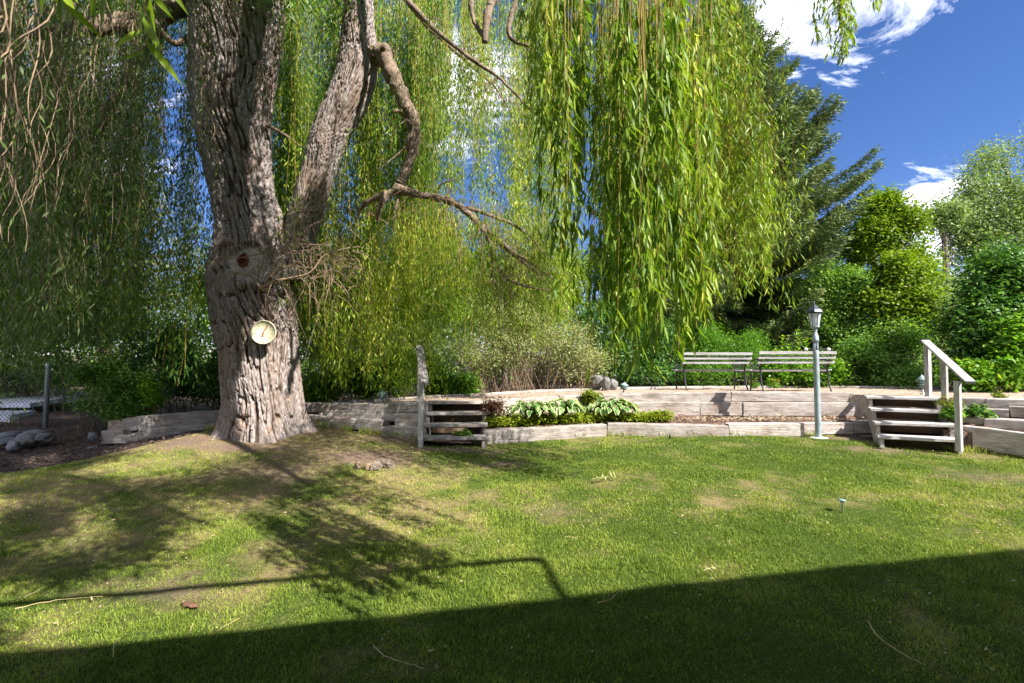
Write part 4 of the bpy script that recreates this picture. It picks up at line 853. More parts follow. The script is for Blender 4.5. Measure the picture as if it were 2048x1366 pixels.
tangle(120, P(650, 520, 6.9), (.28, .15, .22), .7, .004, out=(.5, -.3, -.3), updown=-.4)
tangle(70, P(640, 430, 7.0), (.3, .15, .15), .7, .0035, out=(.2, -.2, .2), updown=-.2)
for (u, v, Yc, n_) in ((830, 395, 6.95, 26), (900, 415, 6.85, 34), (960, 455, 6.8, 40), (1010, 500, 6.8, 40), (1050, 540, 6.7, 30), (820, 230, 7.0, 14), (930, 110, 6.4, 24), (1000, 165, 6.0, 24), (870, 50, 6.6, 16), (985, 560, 6.7, 26)):
    tangle(n_, P(u, v, Yc), (.16, .1, .06), .75, .0032, out=(.45, -.2, -.5), updown=-.5, curl=.3)
for pts, rr in (([(520, 575, 6.7), (500, 552, 6.62), (470, 545, 6.6), (452, 550, 6.62)], .02), ([(520, 578, 6.7), (550, 562, 6.6), (580, 556, 6.6), (620, 545, 6.6), (650, 510, 6.6), (700, 495, 6.6)], .022), ([(528, 572, 6.7), (545, 540, 6.55), (550, 510, 6.55), (575, 490, 6.6), (660, 490, 6.6)], .02), ([(515, 560, 6.7), (530, 510, 6.5), (548, 465, 6.5), (550, 440, 6.55)], .010), ([(520, 575, 6.7), (545, 578, 6.6)], .014)):
    branch(Q(pts), np.linspace(rr, rr * .3, len(pts)), 8, 30, 'dead_branch', .004, 'twig_grey')
# ---------------------------------------------------------------- thermometer on the trunk
tcn = P(530, 665, 6.78); tcn[1] = 6.74
nrml = nrm(np.array([.16, -1, .02])); 
t = thing('dial_thermometer', 'round faded cream dial thermometer fixed to the willow trunk', 'thermometer', tcn)
ez = nrml; ex = nrm(np.cross(ZT, ez)); ey = np.cross(ez, ex); RM = np.stack([ex, ey, ez], 1)
def onface(V): return np.asarray(V) @ RM.T + tcn
V, Fc = lathe([(.0, -.03), (.158, -.03), (.163, -.01), (.163, .012), (.158, .018), (.152, .016), (.150, .008), (0, .008)], 40); MB().add(onface(V), Fc).build('case', M['cream'], t, True)
nv = np.array([[-.012, -.062, .014], [.012, -.055, .014], [.010, 0, .014], [.034, .10, .014], [.028, .10, .014], [-.008, 0, .014]]); nv[:, 0] += nv[:, 1] * .22
V = np.concatenate([nv, nv - [0, 0, .004]]); k = 6
MB().add(onface(V), [np.array([list(range(6)), list(range(6, 12))[::-1]]), np.array([[i, i + 6, (i + 1) % 6 + 6, (i + 1) % 6] for i in range(6)])]).build('needle', M['red_paint'], t)
for z in (.135, -.135):
    V, Fc = lathe([(.0, .006), (.006, .006), (.006, .013), (0, .014)], 8, (-.01 if z > 0 else .005, z, 0)); MB().add(onface(V), Fc).build('screw', M['black'], t)
for i, s_ in enumerate(('-40', '-20', '0', '20', '40', '60', '80', '100', '120')):
    a = math.radians(225 - i * 33.75); cu = bpy.data.curves.new('numeral', 'FONT'); cu.body = s_; cu.size = .038; cu.align_x = 'CENTER'; cu.align_y = 'CENTER'; cu.extrude = .0008
    to = bpy.data.objects.new('numeral_text', cu); me = bpy.data.meshes.new_from_object(to); bpy.data.objects.remove(to); me.name = 'numeral'; me.materials.clear(); me.materials.append(M['fade_ink'])
    o = bpy.data.objects.new('numeral', me); COL.objects.link(o)
    p = onface([[.105 * math.cos(a), .105 * math.sin(a), .0095]])[0]
    o.matrix_basis = Matrix(((ex[0], ey[0], ez[0], p[0]), (ex[1], ey[1], ez[1], p[1]), (ex[2], ey[2], ez[2], p[2]), (0, 0, 0, 1))); par(o, t)
# ---------------------------------------------------------------- generic trees and shrubs
def crown(blobs, n, ll, lw, per=16, sig=.14, shell=.5, gapf=-.25, seed=0, upb=.4, tint=0, droop=0.):
    blobs = list(blobs)
    for c, r in list(blobs):
        for _ in range(6):
            d_ = nrm(rng.normal(size=3) + np.array([0, 0, .35])); blobs.append((np.asarray(c) + d_ * np.asarray(r) * rng.uniform(.75, 1.1), tuple(np.asarray(r) * rng.uniform(.2, .48))))
    bl = np.array([[*c, *r] for c, r in blobs], float); w = (bl[:, 3] * bl[:, 4] + bl[:, 4] * bl[:, 5] + bl[:, 3] * bl[:, 5]); w /= w.sum()
    m = max(1, n // per); k = rng.choice(len(bl), m, p=w); d = nrm(rng.normal(size=(m, 3))); r = rng.uniform(shell, 1.0, m)[:, None] * (1 + .22 * fbm(d * 2.2 + k[:, None] * 3.1, 3, seed)[:, None])
    c = bl[k, :3] + d * r * bl[k, 3:]
    nz = fbm(c / max(.5, sig * 5) + seed, 3, 23 + seed); ok = nz > gapf; c, d = c[ok], d[ok]; m = len(c)
    b = np.repeat(c, per, 0) + rng.normal(0, 1, (m * per, 3)) * sig * np.array([1, 1, .7]); N = len(b)
    a = rng.normal(size=(N, 3)) * .8 + np.repeat(d, per, 0) * .8 + np.array([0, 0, -droop]); nrmv = np.repeat(d, per, 0) * .5 + np.array([0, 0, upb + .3]) + rng.normal(0, .45, (N, 3))
    V, Fc, q = leaves(b, np.cross(np.cross(nrmv, a), nrmv), ll * rng.uniform(.6, 1.3, N), lw * rng.uniform(.7, 1.3, N), side=nrmv)
    # leaf blade lies across its normal
    tone = np.clip(.45 + tint + np.repeat(rng.normal(0, .15, m), per) + rng.normal(0, .14, N), 0, 1)
    return V, Fc, np.repeat(tone, q)
def plant(name, label, cat, base, blobs, n, ll, lw, mat, trunk=None, stems=0, group=None, tr=.1, crown_name='crown', twig_mat='trunk', **kw):
    base = np.asarray(base, float); t = thing(name, label, cat, base, group)
    V, Fc, r = crown(blobs, n, ll, lw, **kw); MB().add(V, Fc, 0, r).build(crown_name, M[mat], t)
    mb = MB()
    if trunk is not None:
        top = np.asarray(trunk, float); mb.add(*tube1([base - [0, 0, .2], base + (top - base) * .35 + rng.normal(0, tr * .6, 3) * [1, 1, 0], base + (top - base) * .7 + rng.normal(0, tr * .8, 3) * [1, 1, 0], top], [tr * 1.3, tr, tr * .7, tr * .3], 10, res=20))
        for c, rd in blobs:
            c = np.asarray(c, float); f = rng.uniform(.25, .7); s = base + (top - base) * f; mb.add(*tube1([s, (s + c) / 2 + [0, 0, .15], c + np.asarray(rd) * [0, 0, .5]], [tr * .45, tr * .3, tr * .08], 6, res=10))
            for q in range(5):
                e = c + nrm(rng.normal(size=3)) * np.asarray(rd) * .85; mb.add(*tube1([(s + c) / 2 + [0, 0, .15], c * .6 + e * .4, e], [tr * .18, tr * .1, .006], 5, res=8))
        mb.build('trunk', M[twig_mat], t, True)
    elif stems:
        bl = np.array([[*c, *r] for c, r in blobs]); k = rng.integers(0, len(bl), stems); e = bl[k, :3] + nrm(rng.normal(size=(stems, 3))) * bl[k, 3:] * .8
        s = np.concatenate([bl[k, :2] + rng.normal(0, .35, (stems, 2)) * bl[k, 3:5], np.full((stems, 1), base[2] - .03)], 1); f = np.linspace(0, 1, 6)[None, :, None]
        p = s[:, None] * (1 - f) + e[:, None] * f + np.array([0, 0, .12]) * np.sin(f * PI) + rng.normal(0, .015, (stems, 6, 3)); V, Fc = tubes(p, tr * np.linspace(1, .3, 6)[None] * rng.uniform(.6, 1.2, (stems, 1)), 4)
        MB().add(V, Fc).build('stem', M[twig_mat], t, True)
    return t
def B(u, v, Yc, ru, rv, rd=None):
    """blob centred on photo pixel (u,v) at distance Yc, half-sizes in photo pixels"""
    rx, rz = ru * Yc / 1000, rv * Yc / 1000; return (P(u, v, Yc), (rx, rd or rx * .8, rz))
def G(u, Yc): x = (u - 1024) / 1000 * Yc; return np.array([x, Yc, float(gz(x, Yc))])
# spruce
def spruce(base, H, Rm, label):
    base = np.asarray(base, float); t = thing('spruce_tree', label, 'tree', base)
    MB().add(*tube1([base - [0, 0, .3], base + [0, 0, H * .5], base + [0, 0, H]], [.26, .16, .02], 12, res=30)).build('trunk', M['trunk'], t, True)
    Bp, Dr, Tn = [], [], []; br = MB(); z = .25
    while z < H - .15:
        f = z / H; L0 = min(Rm, Rm * 1.72 * (1 - f) ** .92); nb = int(10 + 5 * (1 - f))
        for k in range(nb):
            L = L0 * rng.uniform(.72, 1.15); a = rng.uniform(0, 2 * PI); h = np.array([math.cos(a), math.sin(a), 0]); s = np.linspace(.06, 1, max(6, int(L / .075)))
            rise = .40 * f - .20
            c = base + [0, 0, z] + h * (s * L)[:, None] + ZT * ((rise * s - .30 * (1 - f) * s * (1 - s) * 1.6 + (.13 + .14 * f) * s ** 3) * L)[:, None]
            br.add(*tube1(c[::2] if len(c) > 8 else c, np.linspace(.025, .006, len(c[::2] if len(c) > 8 else c)), 4))
            sd = np.cross(h, ZT)
            for sg in (-1, 1):
                wl = .48 * L0 ** .5 * (1.05 - s) * .55 + .10; m = 5
                for j in range(m):
                    q = (j + rng.random(len(s))) / m; b = c + (sd * sg + h * .6) * (wl * q)[:, None] - ZT * (wl * q * .32)[:, None] + rng.normal(0, .025, (len(s), 3))
                    Bp.append(b); Dr.append(sd * sg + h * .9 - ZT * .18 + rng.normal(0, .35, (len(s), 3))); Tn.append(np.clip(.35 + .3 * q + .2 * s + rng.normal(0, .14, len(s)), 0, 1))
            b = c; Bp.append(b); Dr.append(h + ZT * .5 * s[:, None] + rng.normal(0, .3, (len(s), 3))); Tn.append(np.clip(.4 + .3 * s + rng.normal(0, .15, len(s)), 0, 1))
        z += rng.uniform(.18, .30) * (1 - .35 * f)
    b = np.concatenate(Bp); d = np.concatenate(Dr); r = np.concatenate(Tn)
    for q in range(2):
        pass
    b = np.repeat(b, 4, 0) + rng.normal(0, .035, (len(b) * 4, 3)); d = np.repeat(d, 4, 0) + rng.normal(0, .45, (len(b), 3)); r = np.repeat(r, 4)
    V, Fc, k = leaves(b, d, .13 * rng.uniform(.6, 1.3, len(b)), .030)
    MB().add(V, Fc, 0, np.repeat(r, k)).build('crown', M['spruce'], t); br.build('branch', M['trunk'], t, True)
s0 = G(1452, 16.8); spruce(s0, 13.6, 3.95, 'tall dark green spruce standing behind the two park benches')
# trees and shrubs on the right
plant('broadleaf_tree', 'yellow-green tree top against the sky just right of the spruce', 'tree', G(1775, 13.4), [B(1762, 440, 13.4, 42, 48), B(1735, 500, 13.4, 46, 50), B(1800, 465, 13.4, 40, 46), B(1836, 478, 13.5, 22, 56), B(1795, 545, 13.4, 60, 55), B(1740, 565, 13.3, 36, 44), B(1768, 400, 13.4, 20, 24)], 44000, .095, .055, 'maple', P(1775, 420, 13.4), tr=.13, sig=.17, shell=.12, gapf=-.06)
plant('broadleaf_tree', 'bright lime-green young tree behind the right-hand steps', 'tree', G(1800, 12.9), [B(1800, 570, 12.9, 52, 52), B(1770, 610, 12.9, 45, 40), B(1830, 630, 12.9, 38, 50), B(1790, 660, 12.8, 40, 40)], 30000, .09, .06, 'maple', P(1800, 560, 12.9), tr=.09, sig=.15, shell=.3)
plant('broadleaf_tree', 'tall feathery grey-green tree leaning in at the right edge', 'tree', G(2090, 15.5), [B(2000, 335, 15.5, 55, 45), B(1952, 400, 15.5, 50, 50), B(1940, 470, 15.5, 40, 50), B(2040, 430, 15.5, 80, 70), B(1975, 490, 15.5, 60, 45), B(2050, 560, 15.5, 80, 80), B(2100, 400, 15.5, 90, 110), B(1990, 560, 15.3, 55, 55), B(2130, 600, 15.5, 90, 120)], 90000, .115, .042, 'grey', P(2060, 380, 15.5), tr=.15, sig=.26, shell=.2, gapf=-.12, upb=.1)
plant('broadleaf_tree', 'sparse grey-green tree between the lime-green tree and the right edge tree', 'tree', G(1890, 15), [B(1884, 440, 15, 32, 46), B(1905, 520, 15, 42, 50), B(1862, 545, 15, 45, 55), B(1915, 600, 15, 45, 60), B(1880, 640, 15, 50, 50)], 34000, .10, .05, 'grey', P(1888, 430, 15), tr=.1, sig=.18, shell=.2, gapf=-.05)
plant('shrub', 'twiggy grey-green shrub directly behind the lamp lantern', 'shrub', G(1660, 13.4), [B(1650, 570, 13.4, 55, 45), B(1690, 600, 13.4, 60, 60), B(1620, 630, 13.4, 40, 50), B(1700, 680, 13.4, 55, 50)], 36000, .07, .035, 'mid', P(1668, 560, 13.4), tr=.07, sig=.15, shell=.25, gapf=-.15)
plant('shrub', 'dense dark shrub filling the gap between the right bench and the handrail', 'shrub', G(1750, 12.4), [B(1740, 715, 12.4, 60, 50), B(1690, 740, 12.3, 40, 40), B(1800, 725, 12.5, 55, 50), B(1765, 755, 12.1, 90, 30), B(1770, 670, 12.8, 70, 40)], 42000, .07, .04, 'mid', stems=60, tr=.012, sig=.14, shell=.35, tint=-.12)
plant('shrub', 'pale dry twiggy shrub between the lime-green tree and the right-edge shrubs', 'shrub', G(1885, 12.8), [B(1880, 640, 12.8, 34, 55), B(1890, 710, 12.7, 30, 50)], 9000, .07, .03, 'grey', stems=260, tr=.010, sig=.16, shell=.2, twig_mat='twig_grey')
plant('shrub', 'large dark green broad-leaved shrub rising beside the white handrail', 'shrub', G(1985, 10.4), [B(1960, 640, 10.4, 50, 60), B(2020, 620, 10.4, 60, 80), B(1950, 720, 10.3, 45, 50), B(2030, 720, 10.3, 70, 60), B(1990, 560, 10.6, 60, 55), B(2090, 660, 10.3, 60, 110)], 40000, .12, .055, 'dark', stems=50, tr=.016, sig=.17, shell=.35, tint=-.05)
plant('shrub', 'bright leafy young shrub in the sun at the right edge of the terrace', 'shrub', G(2040, 9.6), [B(2030, 700, 9.6, 22, 60), B(2062, 690, 9.6, 22, 80), B(1950, 750, 9.5, 26, 20), B(2000, 745, 9.5, 30, 25)], 7000, .11, .06, 'bright', stems=26, tr=.008, sig=.13, shell=.2)
plant('shrub', 'feathery light green shrub behind the left bench', 'shrub', G(1430, 12.3), [B(1400, 720, 12.3, 36, 50), B(1440, 700, 12.3, 36, 45), B(1480, 730, 12.2, 34, 40), B(1510, 710, 12.4, 30, 40), B(1420, 755, 12.1, 60, 24), B(1545, 740, 12.2, 30, 35)], 32000, .07, .018, 'bright', stems=120, tr=.006, sig=.12, shell=.2, upb=.1, tint=-.12)
plant('shrub', 'low bright leafy bush seen under the seat of the right bench', 'shrub', G(1600, 11.9), [B(1560, 750, 11.9, 34, 24), B(1610, 752, 11.9, 40, 24), B(1650, 748, 11.9, 36, 26), B(1590, 730, 12.1, 50, 20)], 17000, .08, .045, 'bright', stems=40, tr=.006, sig=.1, shell=.3, upb=.8)
# tall leafy stalks behind the right bench
for i, (u, vt) in enumerate(((1566, 672), (1582, 690), (1597, 660), (1612, 676), (1550, 700))):
    b = G(u, 12.0); top = P(u + rng.uniform(-4, 4), vt, 12.0); n = 46
    t = thing('stalk_plant', 'upright yellow-green leafy stalk rising above the right bench', 'plant', b, 'tall leafy stalks behind the bench')
    f = np.linspace(.15, 1, n); q = b + (top - b) * f[:, None]; a = np.arange(n) * 2.4; d = np.stack([np.cos(a), np.sin(a), .6 + 0 * a], -1)
    V, Fc, k = leaves(q, d, .19 * (1.15 - .65 * f), .05, side=np.tile(ZT, (n, 1)), hi=True, bend=.3); MB().add(V, Fc, 0, np.repeat(rng.uniform(.5, 1, n), k)).build('leaves', M['bright'], t, True)
    MB().add(*tube1([b, (b + top) / 2, top], [.008, .006, .003], 6)).build('stem', M['bright'], t)
# centre background
plant('shrub', 'pale green and straw-coloured brush thicket behind the hostas', 'shrub', G(1080, 11.2), [B(960, 700, 11.2, 50, 50), B(1040, 680, 11.2, 60, 55), B(1120, 690, 11.2, 55, 50), B(1170, 720, 11.0, 40, 40), B(1080, 640, 11.6, 70, 40), B(1000, 640, 11.6, 50, 35)], 34000, .075, .016, 'pale', stems=520, tr=.0045, sig=.14, shell=.15, gapf=-.3, upb=.1, twig_mat='twig_grey')
plant('shrub', 'bright green rounded shrub just right of the left steps handrail', 'shrub', G(880, 10.0), [B(880, 765, 10, 34, 26), B(920, 775, 10, 30, 20), B(860, 740, 10.2, 24, 24)], 11000, .06, .04, 'bright', stems=30, tr=.006, sig=.09, shell=.35, upb=.6)
plant('shrub', 'dense mid-green shrub behind the tiered path light, right of the trunk', 'shrub', G(740, 9.8), [B(720, 755, 9.8, 44, 36), B(790, 750, 9.8, 40, 34), B(650, 775, 9.6, 40, 26), B(620, 790, 9.4, 26, 16)], 22000, .055, .038, 'bright', stems=50, tr=.006, sig=.1, shell=.35, upb=.6, tint=-.1)
plant('shrub', 'tall grey-leaved shrub seen through the willow right of the trunk', 'shrub', G(690, 11.5), [B(640, 700, 11.5, 60, 50), B(720, 690, 11.5, 60, 55), B(800, 690, 11.5, 60, 50), B(870, 690, 11.6, 50, 50)], 32000, .08, .022, 'grey', stems=160, tr=.006, sig=.15, shell=.2, upb=.1)
plant('broadleaf_tree', 'yellow-green tree seen in the gap below the twisted willow branch', 'tree', G(850, 16), [B(840, 400, 16, 45, 60), B(880, 460, 16, 60, 60), B(800, 480, 16, 60, 70), B(860, 540, 16, 80, 60), B(740, 540, 16, 60, 60), B(900, 360, 16.2, 18, 50)], 46000, .09, .05, 'maple', P(850, 400, 16), tr=.12, sig=.18, shell=.3, tint=-.05)
plant('shrub', 'dark shadowed shrub beneath the near willow curtain, left of the benches', 'shrub', G(1290, 12.6), [B(1240, 700, 12.6, 50, 50), B(1310, 700, 12.6, 50, 60), B(1300, 745, 12.2, 60, 22), B(1200, 640, 13, 50, 40)], 24000, .08, .03, 'dark', stems=60, tr=.01, sig=.15, shell=.3, tint=-.15)
plant('broadleaf_tree', 'mid-green tree filling the view behind the near willow curtain', 'tree', G(1180, 17), [B(1120, 590, 17, 70, 60), B(1200, 560, 17, 70, 60), B(1270, 600, 17, 70, 70), B(1050, 620, 17, 60, 50), B(980, 600, 17, 50, 40)], 40000, .09, .05, 'mid', P(1180, 540, 17), tr=.14, sig=.18, shell=.3)
plant('broadleaf_tree', 'sunlit yellow-green small tree filling the gap above the dry brush', 'tree', G(1010, 14), [B(960, 560, 14, 60, 50), B(1040, 570, 14, 60, 55), B(1110, 560, 14, 60, 60), B(990, 620, 13.8, 70, 50), B(900, 600, 14, 60, 60), B(1090, 630, 13.8, 70, 50)], 46000, .085, .04, 'maple', P(1020, 540, 14), tr=.09, sig=.16, shell=.3, tint=-.05)
plant('shrub', 'light green willow-like shrub hanging behind the left steps handrail', 'shrub', G(800, 12.2), [B(760, 610, 12.2, 70, 60), B(840, 620, 12.2, 70, 60), B(680, 620, 12.2, 70, 60), B(910, 650, 12.2, 60, 50)], 40000, .09, .022, 'willow', stems=90, tr=.008, sig=.16, shell=.2, upb=.1, droop=.6, tint=.12)
# left background
plant('broadleaf_tree', 'pale sunlit tree seen in glints through the left willow curtain', 'tree', G(200, 15), [B(120, 300, 15, 110, 110), B(260, 420, 15, 80, 120), B(60, 480, 15, 120, 130), B(200, 580, 15, 130, 110), B(330, 560, 15, 70, 90), B(-60, 350, 15, 90, 150)], 70000, .10, .05, 'pale', P(200, 300, 15), tr=.2, sig=.22, shell=.3, tint=-.1)
plant('broadleaf_tree', 'tall green tree behind the willow trunk and its second limb', 'tree', G(560, 16), [B(430, 560, 16, 60, 110), B(560, 420, 16, 90, 130), B(640, 560, 16, 90, 100), B(520, 640, 16, 90, 70), B(600, 220, 16.5, 70, 100)], 60000, .09, .05, 'mid', P(560, 330, 16), tr=.18, sig=.2, shell=.3, tint=.1)
plant('shrub', 'rounded dark green shrub behind the broken end of the left timber wall', 'shrub', G(220, 8.7), [B(205, 760, 8.7, 44, 34), B(245, 785, 8.5, 50, 40), B(185, 800, 8.5, 34, 28), B(265, 825, 8.3, 34, 20), B(225, 740, 8.9, 40, 20)], 26000, .05, .028, 'dark', stems=60, tr=.006, sig=.085, shell=.4, upb=.6, tint=.05)
plant('shrub', 'small yellow-green shrub with straw stems on the left timber wall', 'shrub', G(300, 8.5), [B(303, 785, 8.5, 18, 18), B(292, 765, 8.6, 14, 14), B(310, 800, 8.4, 12, 10)], 3500, .05, .026, 'bright', stems=90, tr=.004, sig=.06, shell=.3, twig_mat='straw')
plant('shrub', 'dark shrub in the shade between the willow trunk and the left shrub', 'shrub', G(390, 9.6), [B(370, 740, 9.6, 50, 40), B(420, 770, 9.4, 36, 30), B(340, 700, 9.8, 40, 36), B(440, 720, 9.6, 24, 50)], 24000, .06, .03, 'dark', stems=50, tr=.008, sig=.11, shell=.35, tint=-.1)
plant('shrub', 'tall shaded shrub behind the chain link fence', 'shrub', G(60, 11.5), [B(40, 660, 11.5, 110, 90), B(160, 650, 11.5, 100, 90), B(-80, 690, 11.5, 90, 90), B(280, 640, 11.8, 90, 90), B(120, 750, 11.8, 60, 34), B(20, 760, 12.6, 90, 25)], 60000, .08, .03, 'dark', stems=80, tr=.01, sig=.15, shell=.3, tint=-.1)
# distant trees, one mass
bl = []
for k in range(34):
    a = math.radians(-60 + k * 2.7); R_ = rng.uniform(17, 21); bl.append(((R_ * math.sin(a), R_ * math.cos(a), 2.0), (1.5, 1.2, rng.uniform(1.2, 2.1))))
for k in range(46):
    a = math.radians(-64 + k * 2.8); R_ = rng.uniform(24, 34); x, y = R_ * math.sin(a), R_ * math.cos(a); hh = rng.uniform(2.2, 3.6); bl.append(((x, y, hh * .8 + .8), (2.4, 2.2, hh)))
V, Fc, r = crown(bl, 120000, .17, .09, sig=.3, per=14, shell=.5, tint=-.05)
tag(MB().add(V, Fc, 0, r).build('treeline', M['mid']), 'far wood of green trees beyond the garden', 'woods', kind='stuff')
# ---------------------------------------------------------------- planting bed
def hosta(label, c, R, n):
    c = np.asarray(c, float); t = thing('hosta_plant', label, 'plant', c, 'variegated hostas in the bed'); lf = MB(); st = MB()
    for i in range(n):
        a = rng.uniform(0, 2 * PI); q = rng.uniform(.15, 1) ** .7; h = np.array([math.cos(a), math.sin(a) * .75, 0]); tip0 = c + h * R * q + ZT * (.16 + .14 * (1 - q) + rng.normal(0, .02))
        st.add(*tube1([c, c + h * R * q * .4 + ZT * .14, tip0], [.006, .005, .004], 4))
        L = rng.uniform(.095, .15); w = L * .66; d = nrm(h * (1 - .0) + ZT * (.25 - .75 * q) + rng.normal(0, .2, 3)); s = nrm(np.cross(d, ZT + rng.normal(0, .25, 3))); up = np.cross(s, d)
        us = np.linspace(0, 1, 7); vs = np.linspace(-1, 1, 7); wd = np.sin(np.clip(us, 0, 1) ** .75 * PI) ** .8 * w / 2
        V = np.array([tip0 + d * L * x - up * L * .35 * x * x + s * ww * y + up * abs(y) ** 1.5 * ww * .35 + up * .006 * math.sin(x * 14 + i) * y for x, ww in zip(us, wd) for y in vs])
        rr = np.array([max(abs(y) ** 3, x ** 6) for x in us for y in vs]) * .85 + rng.uniform(-.08, .15); ix = np.arange(49).reshape(7, 7)
        lf.add(V, np.stack([ix[:-1, :-1], ix[:-1, 1:], ix[1:, 1:], ix[1:, :-1]], -1).reshape(-1, 4), 0, np.clip(rr, 0, 1))
    lf.build('leaves', M['hosta'], t, True); st.build('stem', M['bright'], t)
hosta('low cream-edged hosta nearest the left steps', P(1060, 838, 7.75), .32, 100)
hosta('middle cream-edged hosta, between the low one and the largest one', P(1128, 834, 7.95), .30, 90)
hosta('largest cream-edged hosta, right of the others in the bed', P(1222, 833, 8.2), .40, 150)
n = 1300; u = rng.uniform(972, 1330, n); x0 = rng.uniform(0, 1, n)
xs = rng.uniform(-.38, 2.55, n); yf = np.interp(xs, [-.4, 1.5, 3], [7.42, 8.1, 8.12]); ys = yf + rng.beta(1.1, 1.8, n) * np.interp(xs, [-.4, 1.2, 2.0, 2.6], [.6, .45, .35, .1]); zs = .645 + .09 * rng.random(n) + .05 * fbm(np.stack([xs * 4, ys * 4], -1), 2, 6)
per = 16; b = np.repeat(np.stack([xs, ys, zs], -1), per, 0) + rng.normal(0, 1, (n * per, 3)) * [.05, .05, .025]; N = len(b)
d = np.concatenate([rng.normal(size=(N, 2)), rng.normal(.1, .3, (N, 1))], -1); V, Fc, k = leaves(b, d, .035 * rng.uniform(.6, 1.4, N), .026, side=np.array([0, -.3, 1.]) + rng.normal(0, .4, (N, 3)))
tag(MB().add(V, Fc, 0, np.repeat(np.clip(rng.normal(.55, .2, N), 0, 1), k)).build('ground_cover', M['cover']), 'yellow-green creeping ground cover in the planting bed', 'ground cover', kind='stuff')
def tuft(name, label, c, r, n, ll, lw, mat, group=None, flowers=0, cat='plant'):
    c = np.asarray(c, float); t = plant(name, label, cat, c, [(c + [0, 0, r * .6], (r, r * .8, r * .7))], n, ll, lw, mat, stems=14, group=group, tr=.003, sig=r * .25, shell=.2, gapf=-.9, crown_name='leaves')
    if flowers:
        m = MB()
        for k in range(flowers):
            p = c + [rng.uniform(-r, r), rng.uniform(-r, r) * .8, r * rng.uniform(.9, 1.5)]; q = 6; a = np.arange(q) / q * 2 * PI
            V, Fc, kk = leaves(np.tile(p, (q, 1)), np.stack([np.cos(a), np.sin(a), .3 + 0 * a], -1), .026, .02, side=np.tile(ZT, (q, 1))); m.add(V, Fc, 0, .5)
        m.build('flowers', M['yellow'], t)
    return t
tuft('heuchera_plant', 'reddish brown leafy plant against the right side of the left steps', P(988, 828, 7.6), .20, 900, .045, .028, 'red')
tuft('flowering_plant', 'leafy clump with yellow flowers behind the middle hosta', P(1185, 808, 8.4), .16, 1300, .04, .028, 'cover', 'yellow flowering clumps', 6)
tuft('flowering_plant', 'yellow-flowered clump between the two right handrail posts', P(1902, 818, 7.2), .13, 1200, .03, .012, 'cover', 'yellow flowering clumps', 18)
tuft('flowering_plant', 'short row of orange-yellow blooms at the feet of the right bench', P(1548, 774, 11.4), .12, 500, .05, .02, 'bright', 'yellow flowering clumps', 30)
tuft('flowering_plant', 'small yellow-flowered clump by the left foot of the right bench', P(1508, 775, 11.3), .10, 400, .05, .02, 'bright', 'yellow flowering clumps', 14)
tuft('leafy_plant', 'bright green leafy clump at the foot of the middle handrail post', P(1898, 838, 7.15), .12, 900, .05, .035, 'bright')
tuft('leafy_plant', 'dark green low plant on the stepped timbers right of the handrail', P(1958, 834, 7.1), .12, 600, .06, .04, 'dark')
tuft('leafy_plant', 'small green weed growing between the treads of the left steps', P(928, 878, 7.05), .09, 350, .045, .03, 'bright')
tuft('leafy_plant', 'short yellow-green sprout on the timber edge of the right path', P(1995, 796, 7.5), .07, 300, .04, .02, 'cover')
# dry debris in the bed
n = 1500; xs = rng.uniform(1.9, 5.7, n); ys = rng.uniform(8.08, 8.6, n); flakes(n, xs, ys, np.full(n, .655) + .03 * fbm(np.stack([xs * 6, ys * 6], -1), 2, 1), .05, M['litter'], 'dead_leaves', 'dry dead leaves and stalks on the bed soil', 'dead leaves', .01)
frA, bkA = np.array([(x, y) for x, y in [(-6.3, 7.85), (-4.6, 8.3), (-3.1, 8.25), (-1.55, 7.75), (-1.42, 8.12), (-.36, 8.13), (.3, 8.25), (2.1, 8.78), (4, 8.85), (5.75, 8.7), (6.35, 7.85), (7.3, 7.3), (8.4, 6.8)]]), np.array(bk)
n = 2600; k = rng.integers(0, len(frA) - 1, n); f = rng.random(n)[:, None]; w_ = rng.random(n)[:, None]
pa = frA[k] * (1 - f) + frA[k + 1] * f; pb = bkA[k] * (1 - f) + bkA[k + 1] * f; pp = pa * (1 - w_) + pb * w_
flakes(n, pp[:, 0], pp[:, 1], deck_z(pp[:, 0]), .035, M['litter'], 'path_litter', 'dry leaf bits lying on the terrace path', 'leaf litter', .012)
# ---------------------------------------------------------------- rocks
def rock(name, label, u, v, Yc, ru, rv, group, mat, seed):
    c = P(u, v, Yc); r = ru * Yc / 1000; c[2] = P(u, v, Yc)[2]
    V, Fc = ico_blob(c, (r, r * .8, rv * Yc / 1000), 4, .22, 1.5, seed, seed * .7)
    return tag(MB().add(V, Fc).build(name, M[mat], None, True), label, 'rock', group)
for i, (u, v, Y_, ru, rv, l) in enumerate(((20, 871, 7.9, 20, 9, 'flat rock at the left edge under the fence'), (18, 884, 7.5, 26, 9, 'long low rock in front of the flat rock at the left edge'), (28, 893, 7.25, 13, 12, 'small round rock nearest the lawn in the left pile'), (55, 881, 7.6, 24, 15, 'biggest dark angular rock of the left pile'), (88, 876, 7.7, 18, 10, 'oval rock at the right end of the left pile'), (70, 868, 8.0, 22, 8, 'grey rock at the back of the pile below the fence post'), (186, 873, 7.5, 9, 9, 'single egg-shaped rock beside the broken timber end'), (45, 868, 8.1, 13, 6, 'small low rock at the back of the pile near its middle'), (183, 896, 7.0, 8, 3, 'small flat stone at the lawn edge below the egg-shaped rock'))):
    rock('rock', l, u, v, Y_, ru, rv, 'rocks at the left edge of the lawn', 'stone', i + 3)
